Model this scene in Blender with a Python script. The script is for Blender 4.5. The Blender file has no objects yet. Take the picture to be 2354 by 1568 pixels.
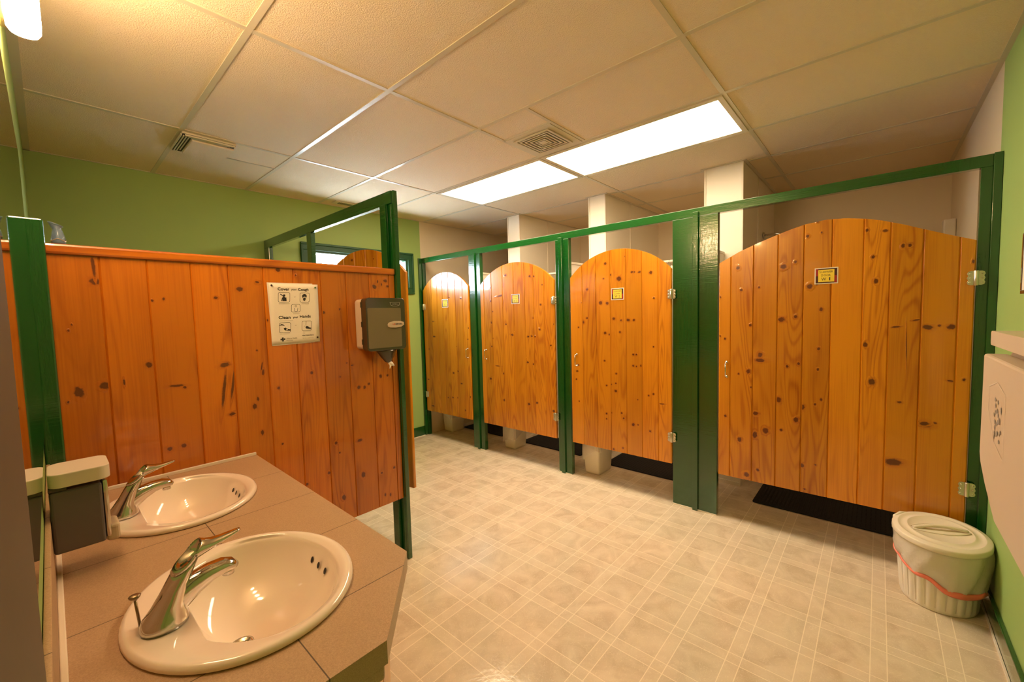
import bpy, bmesh, math, random
from mathutils import Vector, Matrix
random.seed(7)
S = bpy.context.scene
COL = S.collection
PI = math.pi

# ------------------------------------------------------------------ camera
cam_d = bpy.data.cameras.new('camera')
cam = bpy.data.objects.new('camera', cam_d)
COL.objects.link(cam)
cam_d.sensor_width = 36.0
cam_d.lens = 946.99 / 2354 * 36.0
cam_d.clip_start = 0.004
YAW, PIT, ROL = 0.84301, -0.063434, -0.026289
_F = Vector((math.sin(YAW)*math.cos(PIT), math.cos(YAW)*math.cos(PIT), math.sin(PIT)))
_R = Vector((math.cos(YAW), -math.sin(YAW), 0)); _U = _R.cross(_F)
_R2 = _R*math.cos(ROL) + _U*math.sin(ROL); _U2 = -_R*math.sin(ROL) + _U*math.cos(ROL)
M = Matrix((_R2, _U2, -_F)).transposed().to_4x4()
M.translation = Vector((0, 0, 1.4294))
cam.matrix_world = M
S.camera = cam

# ------------------------------------------------------------------ light levels
CEIL_L, CEIL_C = 15.0, (1.0, 0.77, 0.50)
VAN_L, VAN_C = 66.0, (1.0, 0.60, 0.35)
W = bpy.data.worlds.new('daylight'); S.world = W
W.use_nodes = True
_bg = W.node_tree.nodes['Background']
_bg.inputs[0].default_value = (0.80, 0.90, 1.0, 1)
_bg.inputs[1].default_value = 34.0
S.view_settings.view_transform = 'Standard'
S.view_settings.look = 'None'
S.view_settings.exposure = 0.46
S.view_settings.gamma = 1.0
S.view_settings.use_curve_mapping = False
try:
    S.cycles.max_bounces = 10; S.cycles.diffuse_bounces = 6; S.cycles.glossy_bounces = 5
    S.cycles.use_denoising = True
    S.cycles.caustics_reflective = False; S.cycles.caustics_refractive = False
    S.cycles.sample_clamp_indirect = 6.0
except Exception: pass

# ------------------------------------------------------------------ materials
def nt(m):
    m.use_nodes = True
    return m.node_tree, m.node_tree.nodes['Principled BSDF']
def N(t, typ, **k):
    n = t.nodes.new(typ)
    for a, b in k.items():
        if a == 'ins':
            for i, v in b.items(): n.inputs[i].default_value = v
        else: setattr(n, a, b)
    return n
def math_(t, op, a, b=None, c=None, clamp=False):
    n = t.nodes.new('ShaderNodeMath'); n.operation = op; n.use_clamp = clamp
    for i, x in enumerate((a, b, c)):
        if x is None: continue
        if hasattr(x, 'links'): t.links.new(x, n.inputs[i])
        else: n.inputs[i].default_value = x
    return n.outputs[0]
def mixc(t, fac, a, b, bt='MIX'):
    n = t.nodes.new('ShaderNodeMix'); n.data_type = 'RGBA'; n.blend_type = bt
    for i, x in ((0, fac), (6, a), (7, b)):
        if hasattr(x, 'links'): t.links.new(x, n.inputs[i])
        elif i == 0: n.inputs[0].default_value = x
        else: n.inputs[i].default_value = (*x, 1)
    return n.outputs[2]
def mat(name, col, rough=.5, metal=0., coat=0., noise=None, bump=None, emis=None, trans=0., spec=None, alpha=1., sss=0.):
    m = bpy.data.materials.new(name); t, b = nt(m)
    b.inputs['Base Color'].default_value = (*col, 1)
    b.inputs['Roughness'].default_value = rough
    b.inputs['Metallic'].default_value = metal
    b.inputs['Coat Weight'].default_value = coat
    b.inputs['Coat Roughness'].default_value = .08
    if trans: b.inputs['Transmission Weight'].default_value = trans
    if spec is not None: b.inputs['Specular IOR Level'].default_value = spec
    if alpha < 1: b.inputs['Alpha'].default_value = alpha
    if emis:
        b.inputs['Emission Color'].default_value = (*emis[0], 1); b.inputs['Emission Strength'].default_value = emis[1]
    if noise or bump:
        tc = N(t, 'ShaderNodeTexCoord'); g = N(t, 'ShaderNodeNewGeometry')
    if noise:   # (scale, amount)
        n = N(t, 'ShaderNodeTexNoise', ins={'Scale': noise[0], 'Detail': 3.0}); t.links.new(g.outputs['Position'], n.inputs['Vector'])
        k = math_(t, 'MULTIPLY_ADD', n.outputs[0], noise[1]*2, 1 - noise[1])
        c = mixc(t, 1.0, col, (1, 1, 1), 'MULTIPLY')
        mm = t.nodes.new('ShaderNodeVectorMath'); mm.operation = 'SCALE'
        mm.inputs[0].default_value = col; t.links.new(k, mm.inputs['Scale']); t.links.new(mm.outputs[0], b.inputs['Base Color'])
    if bump:    # (scale, strength, distance)
        n = N(t, 'ShaderNodeTexNoise', ins={'Scale': bump[0], 'Detail': 4.0}); t.links.new(g.outputs['Position'], n.inputs['Vector'])
        bp = N(t, 'ShaderNodeBump', ins={'Strength': bump[1], 'Distance': bump[2]})
        t.links.new(n.outputs[0], bp.inputs['Height']); t.links.new(bp.outputs[0], b.inputs['Normal'])
    return m

def pine(name, light, dark, rough=.27):
    m = bpy.data.materials.new(name); t, b = nt(m)
    uv = N(t, 'ShaderNodeAttribute', attribute_name='wuv'); kn = N(t, 'ShaderNodeAttribute', attribute_name='knot'); tn = N(t, 'ShaderNodeAttribute', attribute_name='tone')
    sp = N(t, 'ShaderNodeSeparateXYZ'); t.links.new(uv.outputs['Vector'], sp.inputs[0])
    u, v, pid = sp.outputs[0], sp.outputs[1], sp.outputs[2]
    def noise(su, sv, det, dist=0.):
        c = N(t, 'ShaderNodeCombineXYZ')
        t.links.new(math_(t, 'MULTIPLY', u, su), c.inputs[0]); t.links.new(math_(t, 'MULTIPLY', v, sv), c.inputs[1]); t.links.new(pid, c.inputs[2])
        n = N(t, 'ShaderNodeTexNoise', ins={'Scale': 1.0, 'Detail': det, 'Distortion': dist}); t.links.new(c.outputs[0], n.inputs['Vector'])
        return n.outputs[0]
    big = noise(9.0, 0.9, 1.0, .3)
    ring = math_(t, 'SINE', math_(t, 'MULTIPLY_ADD', big, 75.0, math_(t, 'MULTIPLY', kn.outputs['Fac'], 9.0)))
    ring = math_(t, 'MULTIPLY_ADD', ring, .5, .5)
    ring = math_(t, 'POWER', ring, 3.0)
    amp = noise(5.0, .5, 0.0)
    amp = math_(t, 'SMOOTH_MIN', math_(t, 'MULTIPLY', math_(t, 'MAXIMUM', math_(t, 'SUBTRACT', amp, .40), 0.0), 5.0), 1.0, .1)
    fine = noise(170.0, 3.0, 3.0)
    cloud = noise(7.0, 1.6, 2.0)
    f = math_(t, 'ADD', math_(t, 'MULTIPLY', math_(t, 'MULTIPLY', ring, amp), .55), math_(t, 'MULTIPLY', math_(t, 'SUBTRACT', fine, .38), .9))
    f = math_(t, 'ADD', f, math_(t, 'MULTIPLY', math_(t, 'SUBTRACT', cloud, .5), 1.3), clamp=True)
    c = mixc(t, f, light, dark)
    tv = t.nodes.new('ShaderNodeVectorMath'); tv.operation = 'SCALE'
    t.links.new(c, tv.inputs[0]); t.links.new(math_(t, 'MULTIPLY_ADD', tn.outputs['Fac'], .32, .84), tv.inputs['Scale'])
    kk = math_(t, 'ADD', kn.outputs['Fac'], math_(t, 'MULTIPLY', math_(t, 'SUBTRACT', noise(160., 160., 3.), .5), .45))
    halo = math_(t, 'MULTIPLY', math_(t, 'SMOOTH_MIN', math_(t, 'MAXIMUM', kn.outputs['Fac'], 0.), .5, .1), .8, clamp=True)
    c2 = mixc(t, halo, tv.outputs[0], (.36, .085, .008))
    mr = N(t, 'ShaderNodeMapRange', interpolation_type='SMOOTHSTEP', ins={1: .42, 2: .80}); t.links.new(kk, mr.inputs[0])
    c3 = mixc(t, math_(t, 'MULTIPLY', mr.outputs[0], .9), c2, (.085, .018, .005))
    t.links.new(c3, b.inputs['Base Color'])
    b.inputs['Roughness'].default_value = rough
    b.inputs['Coat Weight'].default_value = .6; b.inputs['Coat Roughness'].default_value = .05
    bp = N(t, 'ShaderNodeBump', ins={'Strength': .25, 'Distance': .0006}); t.links.new(math_(t, 'ADD', fine, cloud), bp.inputs['Height']); t.links.new(bp.outputs[0], b.inputs['Normal'])
    return m

def floor_mat():
    m = bpy.data.materials.new('vinyl_floor'); t, b = nt(m)
    g = N(t, 'ShaderNodeNewGeometry'); sp = N(t, 'ShaderNodeSeparateXYZ'); t.links.new(g.outputs['Position'], sp.inputs[0])
    def lines(o, start, per, gap):
        u = math_(t, 'FLOORED_MODULO', math_(t, 'SUBTRACT', o, start - .01), per)
        def ln(c, w): return math_(t, 'LESS_THAN', math_(t, 'ABSOLUTE', math_(t, 'SUBTRACT', u, c + .01)), w)
        a = math_(t, 'MAXIMUM', ln(0., .0016), ln(gap, .0016))
        band = math_(t, 'LESS_THAN', math_(t, 'ABSOLUTE', math_(t, 'SUBTRACT', u, gap/2 + .01)), gap/2)
        return a, band
    lx, bx = lines(sp.outputs[0], 1.062, .2286, .053)
    ly, by = lines(sp.outputs[1], .608, .2215, .051)
    def noise(s, d, dist=0.):
        n = N(t, 'ShaderNodeTexNoise', ins={'Scale': s, 'Detail': d, 'Distortion': dist}); t.links.new(g.outputs['Position'], n.inputs['Vector']); return n.outputs[0]
    cl = noise(7.0, 5., 1.2); cl2 = noise(3.2, 2.); fi = noise(30., 4., 2.)
    mr = N(t, 'ShaderNodeMapRange', ins={1: .33, 2: .68}); t.links.new(cl, mr.inputs[0])
    base = mixc(t, mr.outputs[0], (.53, .425, .31), (.71, .60, .46))
    base = mixc(t, math_(t, 'MULTIPLY', math_(t, 'SUBTRACT', cl2, .35), 1.1, clamp=True), base, (.54, .50, .38))
    band = math_(t, 'MAXIMUM', bx, by)
    base = mixc(t, math_(t, 'MULTIPLY', band, .38), base, (.72, .615, .47))
    ve = math_(t, 'LESS_THAN', math_(t, 'ABSOLUTE', math_(t, 'SUBTRACT', fi, .5)), .008)
    base = mixc(t, math_(t, 'MULTIPLY', ve, .45), base, (.82, .74, .60))
    base = mixc(t, math_(t, 'MULTIPLY', math_(t, 'MAXIMUM', lx, ly), .75), base, (.88, .78, .62))
    t.links.new(base, b.inputs['Base Color'])
    b.inputs['Roughness'].default_value = .13; b.inputs['Specular IOR Level'].default_value = .5
    n = noise(60., 2.)
    bp = N(t, 'ShaderNodeBump', ins={'Strength': .35, 'Distance': .0012}); t.links.new(n, bp.inputs['Height']); t.links.new(bp.outputs[0], b.inputs['Normal'])
    return m

def tile_mat():
    m = bpy.data.materials.new('counter_tile'); t, b = nt(m)
    g = N(t, 'ShaderNodeNewGeometry'); sp = N(t, 'ShaderNodeSeparateXYZ'); t.links.new(g.outputs['Position'], sp.inputs[0])
    def ln(o, start, per):
        u = math_(t, 'FLOORED_MODULO', math_(t, 'SUBTRACT', o, start - .01), per)
        return math_(t, 'LESS_THAN', math_(t, 'ABSOLUTE', math_(t, 'SUBTRACT', u, .01)), .0011)
    l = math_(t, 'MAXIMUM', ln(sp.outputs[0], .270, .61), ln(sp.outputs[1], .835, .3025))
    n = N(t, 'ShaderNodeTexNoise', ins={'Scale': 420., 'Detail': 2.}); t.links.new(g.outputs['Position'], n.inputs['Vector'])
    n2 = N(t, 'ShaderNodeTexNoise', ins={'Scale': 9., 'Detail': 2.}); t.links.new(g.outputs['Position'], n2.inputs['Vector'])
    c = mixc(t, n.outputs[0], (.31, .20, .115), (.62, .42, .255))
    c = mixc(t, math_(t, 'MULTIPLY', n2.outputs[0], .25), c, (.36, .24, .14))
    c = mixc(t, l, c, (.10, .065, .04))
    t.links.new(c, b.inputs['Base Color']); b.inputs['Roughness'].default_value = .42
    bp = N(t, 'ShaderNodeBump', ins={'Strength': .5, 'Distance': .001}); t.links.new(math_(t, 'SUBTRACT', n.outputs[0], math_(t, 'MULTIPLY', l, 2.)), bp.inputs['Height']); t.links.new(bp.outputs[0], b.inputs['Normal'])
    return m

def green_paint():
    m = mat('green_gloss_paint', (.003, .066, .008), .2, coat=1.)
    m.node_tree.nodes['Principled BSDF'].inputs['Coat Roughness'].default_value = .045
    t = m.node_tree; b = t.nodes['Principled BSDF']
    g = N(t, 'ShaderNodeNewGeometry'); mp = N(t, 'ShaderNodeMapping', ins={'Scale': (70., 70., 9.)}); t.links.new(g.outputs['Position'], mp.inputs[0])
    n = N(t, 'ShaderNodeTexNoise', ins={'Scale': 1., 'Detail': 3.}); t.links.new(mp.outputs[0], n.inputs['Vector'])
    mp2 = N(t, 'ShaderNodeMapping', ins={'Scale': (8., 8., 150.)}); t.links.new(g.outputs['Position'], mp2.inputs[0])
    n2 = N(t, 'ShaderNodeTexNoise', ins={'Scale': 1., 'Detail': 3.}); t.links.new(mp2.outputs[0], n2.inputs['Vector'])
    bp = N(t, 'ShaderNodeBump', ins={'Strength': .35, 'Distance': .0010}); t.links.new(math_(t, 'ADD', n.outputs[0], n2.outputs[0]), bp.inputs['Height'])
    t.links.new(bp.outputs[0], b.inputs['Normal']); t.links.new(bp.outputs[0], b.inputs['Coat Normal'])
    return m

MT = {}
MT['floor'] = floor_mat(); MT['tile'] = tile_mat(); MT['green'] = green_paint()
MT['pine'] = pine('varnished_pine', (.61, .225, .007), (.36, .092, .003))
MT['pine2'] = pine('aged_varnished_pine', (.52, .148, .005), (.28, .055, .002))
MT['pine_raw'] = pine('cabinet_pine', (.72, .36, .10), (.50, .22, .05), .45)
MT['ceil'] = mat('ceiling_tile', (.80, .68, .50), .9, bump=(240., .9, .004), noise=(2.0, .03))
MT['tbar'] = mat('ceiling_grid_paint', (.60, .55, .43), .3)
MT['wgreen'] = mat('light_green_wall_paint', (.30, .45, .135), .55, bump=(90., .15, .001))
MT['wbeige'] = mat('cream_wall_panel', (.72, .62, .46), .42)
MT['wwhite'] = mat('white_wall_panel', (.84, .78, .66), .38)
def pane_glass():
    m = bpy.data.materials.new('window_glass'); m.use_nodes = True; t = m.node_tree; t.nodes.remove(t.nodes['Principled BSDF'])
    a = N(t, 'ShaderNodeBsdfTransparent'); g = N(t, 'ShaderNodeBsdfGlossy', ins={'Roughness': .02}); x = N(t, 'ShaderNodeMixShader', ins={0: .06})
    t.links.new(a.outputs[0], x.inputs[1]); t.links.new(g.outputs[0], x.inputs[2]); t.links.new(x.outputs[0], t.nodes['Material Output'].inputs[0]); return m
MT['glassy'] = pane_glass()
MT['green_satin'] = mat('green_satin_paint', (.004, .07, .02), .5)
MT['brown'] = mat('brown_trim_board', (.10, .075, .05), .6, noise=(12., .08))
MT['porc'] = mat('white_porcelain', (.92, .80, .69), .07, coat=.6)
MT['chrome'] = mat('chrome', (.62, .60, .55), .10, metal=1.)
MT['nickel'] = mat('hinge_metal', (.66, .62, .50), .28, metal=1.)
MT['dark'] = mat('dark_hole', (.012, .01, .008), .6)
MT['mirror'] = mat('mirror_silver', (.86, .88, .84), .015, metal=1.)
MT['black'] = mat('black_rubber', (.006, .006, .008), .62, spec=.25)
MT['white_pl'] = mat('white_plastic', (.74, .67, .55), .32)
MT['cream_pl'] = mat('cream_plastic', (.58, .47, .34), .45)
MT['grey_pl'] = mat('grey_plastic', (.12, .105, .11), .30)
MT['smoke'] = mat('smoked_plastic', (.045, .038, .022), .12, coat=.5)
MT['roll'] = mat('paper_behind_smoke', (.17, .135, .075), .22)
MT['paper'] = mat('white_paper', (.80, .74, .64), .7)
MT['ink'] = mat('black_ink', (.02, .018, .015), .6)
MT['inkg'] = mat('grey_ink', (.38, .33, .26), .7)
MT['yellow'] = mat('yellow_print', (.85, .62, .05), .45)
MT['red'] = mat('red_print', (.32, .012, .008), .4)
MT['maroon'] = mat('dark_red_print', (.05, .004, .004), .4)
MT['pin_g'] = mat('green_pin', (.02, .14, .01), .3)
MT['pin_d'] = mat('dark_pin', (.03, .004, .01), .3)
MT['bag'] = mat('white_bag_film', (.80, .76, .68), .25, alpha=.62, bump=(25., .6, .01))
MT['pink'] = mat('pink_drawstring', (.85, .22, .15), .4)
MT['bin'] = mat('translucent_white_plastic', (.80, .75, .64), .35)
MT['curtain'] = mat('white_curtain', (.80, .76, .68), .5)
MT['blueglass'] = mat('blue_frosted_glass', (.16, .25, .36), .18, alpha=.55, coat=.5)
MT['gold'] = mat('gold_trim', (.75, .55, .25), .35, metal=.6)
MT['caulk'] = mat('white_caulk', (.80, .72, .60), .5)
MT['logo_r'] = mat('logo_red', (.55, .06, .02), .4)
MT['logo_b'] = mat('logo_blue', (.03, .02, .06), .4)
MT['worn'] = mat('worn_blue_print', (.30, .27, .22), .6, noise=(60., .35))
MT['ceil_light'] = mat('light_diffuser', (1, 1, 1), .5, emis=(CEIL_C, CEIL_L))
MT['lamp'] = mat('frosted_lamp_glass', (.95, .9, .8), .3, emis=(VAN_C, VAN_L))
MT['brass'] = mat('bronze_metal', (.30, .22, .13), .35, metal=.9)
MT['blue_ink'] = mat('navy_ink', (.02, .03, .09), .5)

# ------------------------------------------------------------------ mesh helpers
class MB:
    def __init__(s): s.v = []; s.f = []; s.m = []; s.s = []; s.uv = []; s.k = []; s.t = []; s.wood = False
    def add(s, vs, fs, mi=0, sm=False, uv=None, k=None, tone=.5):
        o = len(s.v); s.v += [tuple(p) for p in vs]
        s.f += [tuple(i + o for i in f) for f in fs]; s.m += [mi]*len(fs); s.s += [sm]*len(fs)
        n = len(vs)
        if uv is not None: s.wood = True
        s.uv += uv if uv is not None else [(0, 0, 0)]*n
        s.k += k if k is not None else [0.]*n
        s.t += [tone]*n
        return s
    def bm(s, b, mi=0, sm=False):
        b.verts.index_update(); b.normal_update()
        s.add([v.co[:] for v in b.verts], [[v.index for v in f.verts] for f in b.faces], mi, sm); b.free(); return s
    def box(s, x0, x1, y0, y1, z0, z1, bev=0., mi=0, seg=2):
        b = bmesh.new(); bmesh.ops.create_cube(b, size=1)
        for v in b.verts:
            v.co = Vector(((x0+x1)/2 + v.co.x*(x1-x0), (y0+y1)/2 + v.co.y*(y1-y0), (z0+z1)/2 + v.co.z*(z1-z0)))
        if bev: bmesh.ops.bevel(b, geom=b.edges[:], offset=bev, segments=seg, affect='EDGES', profile=.5)
        return s.bm(b, mi)
    def woodbox(s, x0, x1, y0, y1, z0, z1, ax, tone=.5, bev=.002, mi=0):
        b = bmesh.new(); bmesh.ops.create_cube(b, size=1)
        for v in b.verts:
            v.co = Vector(((x0+x1)/2 + v.co.x*(x1-x0), (y0+y1)/2 + v.co.y*(y1-y0), (z0+z1)/2 + v.co.z*(z1-z0)))
        if bev: bmesh.ops.bevel(b, geom=b.edges[:], offset=bev, segments=2, affect='EDGES', profile=.5)
        b.verts.index_update(); oo = random.uniform(0, 50); pid = random.uniform(0, 99)
        i = 'xyz'.index(ax); o1 = [0, 1, 2]; o1.remove(i)
        vs = [v.co[:] for v in b.verts]
        s.add(vs, [[v.index for v in f.verts] for f in b.faces], mi, False, uv=[(p[o1[0]]+p[o1[1]]+oo, p[i]+oo, pid) for p in vs], tone=tone); b.free(); return s
    def prism(s, pts, mp, d0, d1, mi=0, bev=0., sm=False):
        """2D outline pts, mp(a,b,d)->xyz, extruded d0..d1"""
        b = bmesh.new()
        A = [b.verts.new(mp(p[0], p[1], d0)) for p in pts]; B = [b.verts.new(mp(p[0], p[1], d1)) for p in pts]
        n = len(pts)
        b.faces.new(A[::-1]); b.faces.new(B)
        for i in range(n): b.faces.new((A[i], A[(i+1) % n], B[(i+1) % n], B[i]))
        bmesh.ops.recalc_face_normals(b, faces=b.faces[:])
        if bev:
            bmesh.ops.bevel(b, geom=b.edges[:], offset=bev, segments=2, affect='EDGES', profile=.5, clamp_overlap=True)
        return s.bm(b, mi, sm)
    def lathe(s, prof, c, seg=32, mi=0, ax='z', sm=True, sx=1., sy=1., cap=True):
        vs = []; fs = []; n = len(prof)
        for r, h in prof:
            for j in range(seg):
                a = 2*PI*j/seg; p = (r*math.cos(a)*sx, r*math.sin(a)*sy, h)
                if ax == 'x': p = (p[2], p[0], p[1])
                elif ax == 'y': p = (p[1], p[2], p[0])
                vs.append((c[0]+p[0], c[1]+p[1], c[2]+p[2]))
        for i in range(n-1):
            for j in range(seg):
                k = (j+1) % seg; fs.append((i*seg+j, i*seg+k, (i+1)*seg+k, (i+1)*seg+j))
        if cap: fs.append(tuple(range(seg))[::-1]); fs.append(tuple((n-1)*seg+j for j in range(seg)))
        return s.add(vs, fs, mi, sm)
    def tube(s, pts, r, seg=10, mi=0, cap=True):
        pts = [Vector(p) for p in pts]; rs = r if isinstance(r, (list, tuple)) else [r]*len(pts)
        vs = []; fs = []; up = Vector((0, 0, 1)); prev = None
        for i, p in enumerate(pts):
            d = (pts[min(i+1, len(pts)-1)] - pts[max(i-1, 0)]).normalized()
            if prev is None:
                a = up if abs(d.z) < .9 else Vector((1, 0, 0)); u = d.cross(a).normalized()
            else:
                u = (prev - d*prev.dot(d)).normalized()
            w = d.cross(u); prev = u
            for j in range(seg):
                an = 2*PI*j/seg; vs.append(p + (u*math.cos(an) + w*math.sin(an))*rs[i])
        for i in range(len(pts)-1):
            for j in range(seg):
                k = (j+1) % seg; fs.append((i*seg+j, i*seg+k, (i+1)*seg+k, (i+1)*seg+j))
        if cap: fs.append(tuple(range(seg))[::-1]); fs.append(tuple((len(pts)-1)*seg+j for j in range(seg)))
        return s.add(vs, fs, mi, True)
    def loft(s, secs, Y, seg=20, mi=0, e=2.4):
        """sections (x, z, tilt, half-width y, half-thickness) of a body whose axis lies in a plane y=Y"""
        vs = []; fs = []
        for x, z, ti, w, h in secs:
            for j in range(seg):
                a = 2*PI*j/seg; ca, sa = math.cos(a), math.sin(a)
                py = w*abs(ca)**(2/e)*(1 if ca >= 0 else -1); pt = h*abs(sa)**(2/e)*(1 if sa >= 0 else -1)
                vs.append((x - math.sin(ti)*pt, Y + py, z + math.cos(ti)*pt))
        for i in range(len(secs)-1):
            for j in range(seg):
                k = (j+1) % seg; fs.append((i*seg+j, i*seg+k, (i+1)*seg+k, (i+1)*seg+j))
        fs.append(tuple(range(seg))[::-1]); fs.append(tuple((len(secs)-1)*seg+j for j in range(seg)))
        return s.add(vs, fs, mi, True)
    def build(s, name, mats, parent=None, loc=None, smooth_angle=None):
        if not isinstance(mats, (list, tuple)): mats = [mats]
        if parent is not None: L = wloc(parent)
        elif loc is not None: L = Vector(loc)
        else:
            xs = [p[0] for p in s.v]; ys = [p[1] for p in s.v]; zs = [p[2] for p in s.v]
            L = Vector(((min(xs)+max(xs))/2, (min(ys)+max(ys))/2, min(zs)))
        me = bpy.data.meshes.new(name)
        me.from_pydata([(p[0]-L.x, p[1]-L.y, p[2]-L.z) for p in s.v], [], s.f)
        for m in mats: me.materials.append(m)
        me.polygons.foreach_set('material_index', s.m); me.polygons.foreach_set('use_smooth', s.s)
        if s.wood:
            a = me.attributes.new('wuv', 'FLOAT_VECTOR', 'POINT'); a.data.foreach_set('vector', [c for p in s.uv for c in p])
            a = me.attributes.new('knot', 'FLOAT', 'POINT'); a.data.foreach_set('value', s.k)
            a = me.attributes.new('tone', 'FLOAT', 'POINT'); a.data.foreach_set('value', s.t)
        b = bmesh.new(); b.from_mesh(me)
        if not getattr(s, 'open', False): bmesh.ops.recalc_face_normals(b, faces=b.faces[:])
        b.to_mesh(me); b.free()
        me.update()
        o = bpy.data.objects.new(name, me); COL.objects.link(o)
        if parent is not None: o.parent = parent
        else: o.location = L
        return o
def wloc(o):
    L = Vector(o.location)
    while o.parent: o = o.parent; L += Vector(o.location)
    return L
def tag(o, label, cat, group=None, kind=None):
    o['label'] = label; o['category'] = cat
    if group: o['group'] = group
    if kind: o['kind'] = kind
    return o
def thing(name, label, cat, loc, group=None):
    o = bpy.data.objects.new(name, None); COL.objects.link(o); o.location = loc; o.empty_display_size = .05
    return tag(o, label, cat, group)
def struct(o): o['kind'] = 'structure'; return o
def copy_tree(o, off=None, parent=None):
    c = o.copy(); COL.objects.link(c)
    if parent is not None: c.parent = parent
    if off is not None: c.location = Vector(o.location) + Vector(off)
    for ch in list(o.children): copy_tree(ch, None, c)
    return c
def XF(xf):   # wall facing -x at x = xf: a -> y, b -> z, d = distance out of the wall
    return lambda a, b, d: (xf - d, a, b)
def YF(yf):   # wall facing -y at y = yf
    return lambda a, b, d: (a, yf - d, b)
def YB_(yf):  # wall facing +y
    return lambda a, b, d: (a, yf + d, b)
def XB_(xf):
    return lambda a, b, d: (xf + d, a, b)
def ZT(z): return lambda a, b, d: (a, b, z + d)
def rrect(x0, x1, y0, y1, r, n=5):
    P = []
    for cx, cy, a0 in ((x1-r, y1-r, 0), (x0+r, y1-r, 90), (x0+r, y0+r, 180), (x1-r, y0+r, 270)):
        for i in range(n+1):
            a = math.radians(a0 + 90*i/n); P.append((cx + r*math.cos(a), cy + r*math.sin(a)))
    return P
def ell(cx, cy, rx, ry, n=20, a0=0, a1=360):
    full = abs(a1-a0) >= 360
    return [(cx+rx*math.cos(math.radians(a0+(a1-a0)*i/(n if full else n-1))), cy+ry*math.sin(math.radians(a0+(a1-a0)*i/(n if full else n-1)))) for i in range(n)]
_txt = {}
def text_mesh(body):
    if body in _txt: return _txt[body]
    cu = bpy.data.curves.new('t', 'FONT'); cu.body = body; cu.resolution_u = 3
    o = bpy.data.objects.new('t', cu); COL.objects.link(o)
    dg = bpy.context.evaluated_depsgraph_get(); dg.update()
    me = bpy.data.meshes.new_from_object(o.evaluated_get(dg))
    V = [v.co[:2] for v in me.vertices]; Fs = [tuple(p.vertices) for p in me.polygons]
    bpy.data.objects.remove(o); bpy.data.curves.remove(cu); bpy.data.meshes.remove(me)
    _txt[body] = (V, Fs); return _txt[body]
def put_text(mb, body, fr, cx, cy, w, h, d, mi=0, bold=0.):
    """text fitted into a w x h box centred at (cx,cy) of frame fr(u,v,d), u to the right, v up"""
    V, Fs = text_mesh(body)
    x0 = min(p[0] for p in V); x1 = max(p[0] for p in V); y0 = min(p[1] for p in V); y1 = max(p[1] for p in V)
    for k, (ox, oy) in enumerate(((0, 0), (bold, 0), (0, bold), (bold, bold)) if bold else ((0, 0),)):
        mb.add([fr(cx + ((p[0]-x0)/(x1-x0) - .5)*w + ox, cy + ((p[1]-y0)/(y1-y0) - .5)*h + oy, d + k*2e-5) for p in V], Fs, mi)
def flat(mb, pts, fr, d, mi=0):
    mb.add([fr(p[0], p[1], d) for p in pts], [tuple(range(len(pts)))], mi)
def ringp(mb, P, Q, fr, d, mi=0):
    n = len(P); mb.add([fr(p[0], p[1], d) for p in P] + [fr(p[0], p[1], d) for p in Q], [(i, (i+1) % n, n+(i+1) % n, n+i) for i in range(n)], mi)

def planks(mb, mp, cuts, bot, top, thick, knots=(), step=.02, gr=.0045, dep=.005, mi=0, off=None, dep_back=False, tones=None):
    """tongue and groove boards: mp(a, z, d) with d out of the front face; cuts = board edges along a; top(a) height"""
    for i in range(len(cuts)-1):
        a0, a1 = sorted((cuts[i], cuts[i+1]))
        oo = random.uniform(0, 60); pid = random.uniform(0, 99); tone = random.random() if tones is None else tones[i]
        cols = [(a0, dep), (a0+gr, 0.)]
        n = max(1, int((a1-a0-2*gr)/step)); cols += [(a0+gr+(a1-a0-2*gr)*j/n, 0.) for j in range(1, n)] + [(a1-gr, 0.), (a1, dep)]
        vs = []; uv = []
        for a, dd in cols:
            tz = top(a)
            for z, d in ((bot, -dd), (tz, -dd), (tz, -thick), (bot, -thick)):
                vs.append(mp(a, z, d)); uv.append((a+oo, z+oo, pid))
        fs = []; m = len(cols)
        for j in range(m-1):
            for q in range(4): fs.append((j*4+q, j*4+(q+1) % 4, (j+1)*4+(q+1) % 4, (j+1)*4+q))
        fs.append((0, 1, 2, 3)); fs.append(tuple((m-1)*4+q for q in (3, 2, 1, 0)))
        mb.add(vs, fs, mi, False, uv=uv, tone=tone)
        for ki, (ka, kz, ra, rz) in enumerate(knots):
            if not (a0 <= ka < a1): continue
            ko = .0004 + (ki % 9)*.00006
            rnd = random.Random(int(ka*1e4)+int(kz*1e4)); ns = 14
            V = [mp(ka, kz, ko)]; U = [(ka+oo, kz+oo, pid)]; K = [.8]; F_ = []
            tl = rnd.uniform(-.35, .35)
            for q, (s_, kv) in enumerate(((.55, .95), (1.0, .55), (1.45, .28), (2.1, 0.))):
                for j in range(ns):
                    an = 2*PI*j/ns; jj = 1 + rnd.uniform(-.16, .16)
                    x = ra*s_*jj*math.cos(an); z = rz*s_*jj*math.sin(an)
                    x, z = x*math.cos(tl)-z*math.sin(tl)*.5, x*math.sin(tl)*.5+z*math.cos(tl)
                    A = min(max(ka+x, a0+gr), a1-gr); Z = min(max(kz+z, bot+.001), top(A)-.001)
                    V.append(mp(A, Z, ko if s_ < 2 else .00005)); U.append((A+oo, Z+oo, pid)); K.append(kv)
            for j in range(ns): F_.append((0, 1+j, 1+(j+1) % ns))
            for q in range(3):
                for j in range(ns):
                    k = (j+1) % ns; F_.append((1+q*ns+j, 1+(q+1)*ns+j, 1+(q+1)*ns+k, 1+q*ns+k))
            mb.add(V, F_, mi, False, uv=U, k=K, tone=tone)

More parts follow.
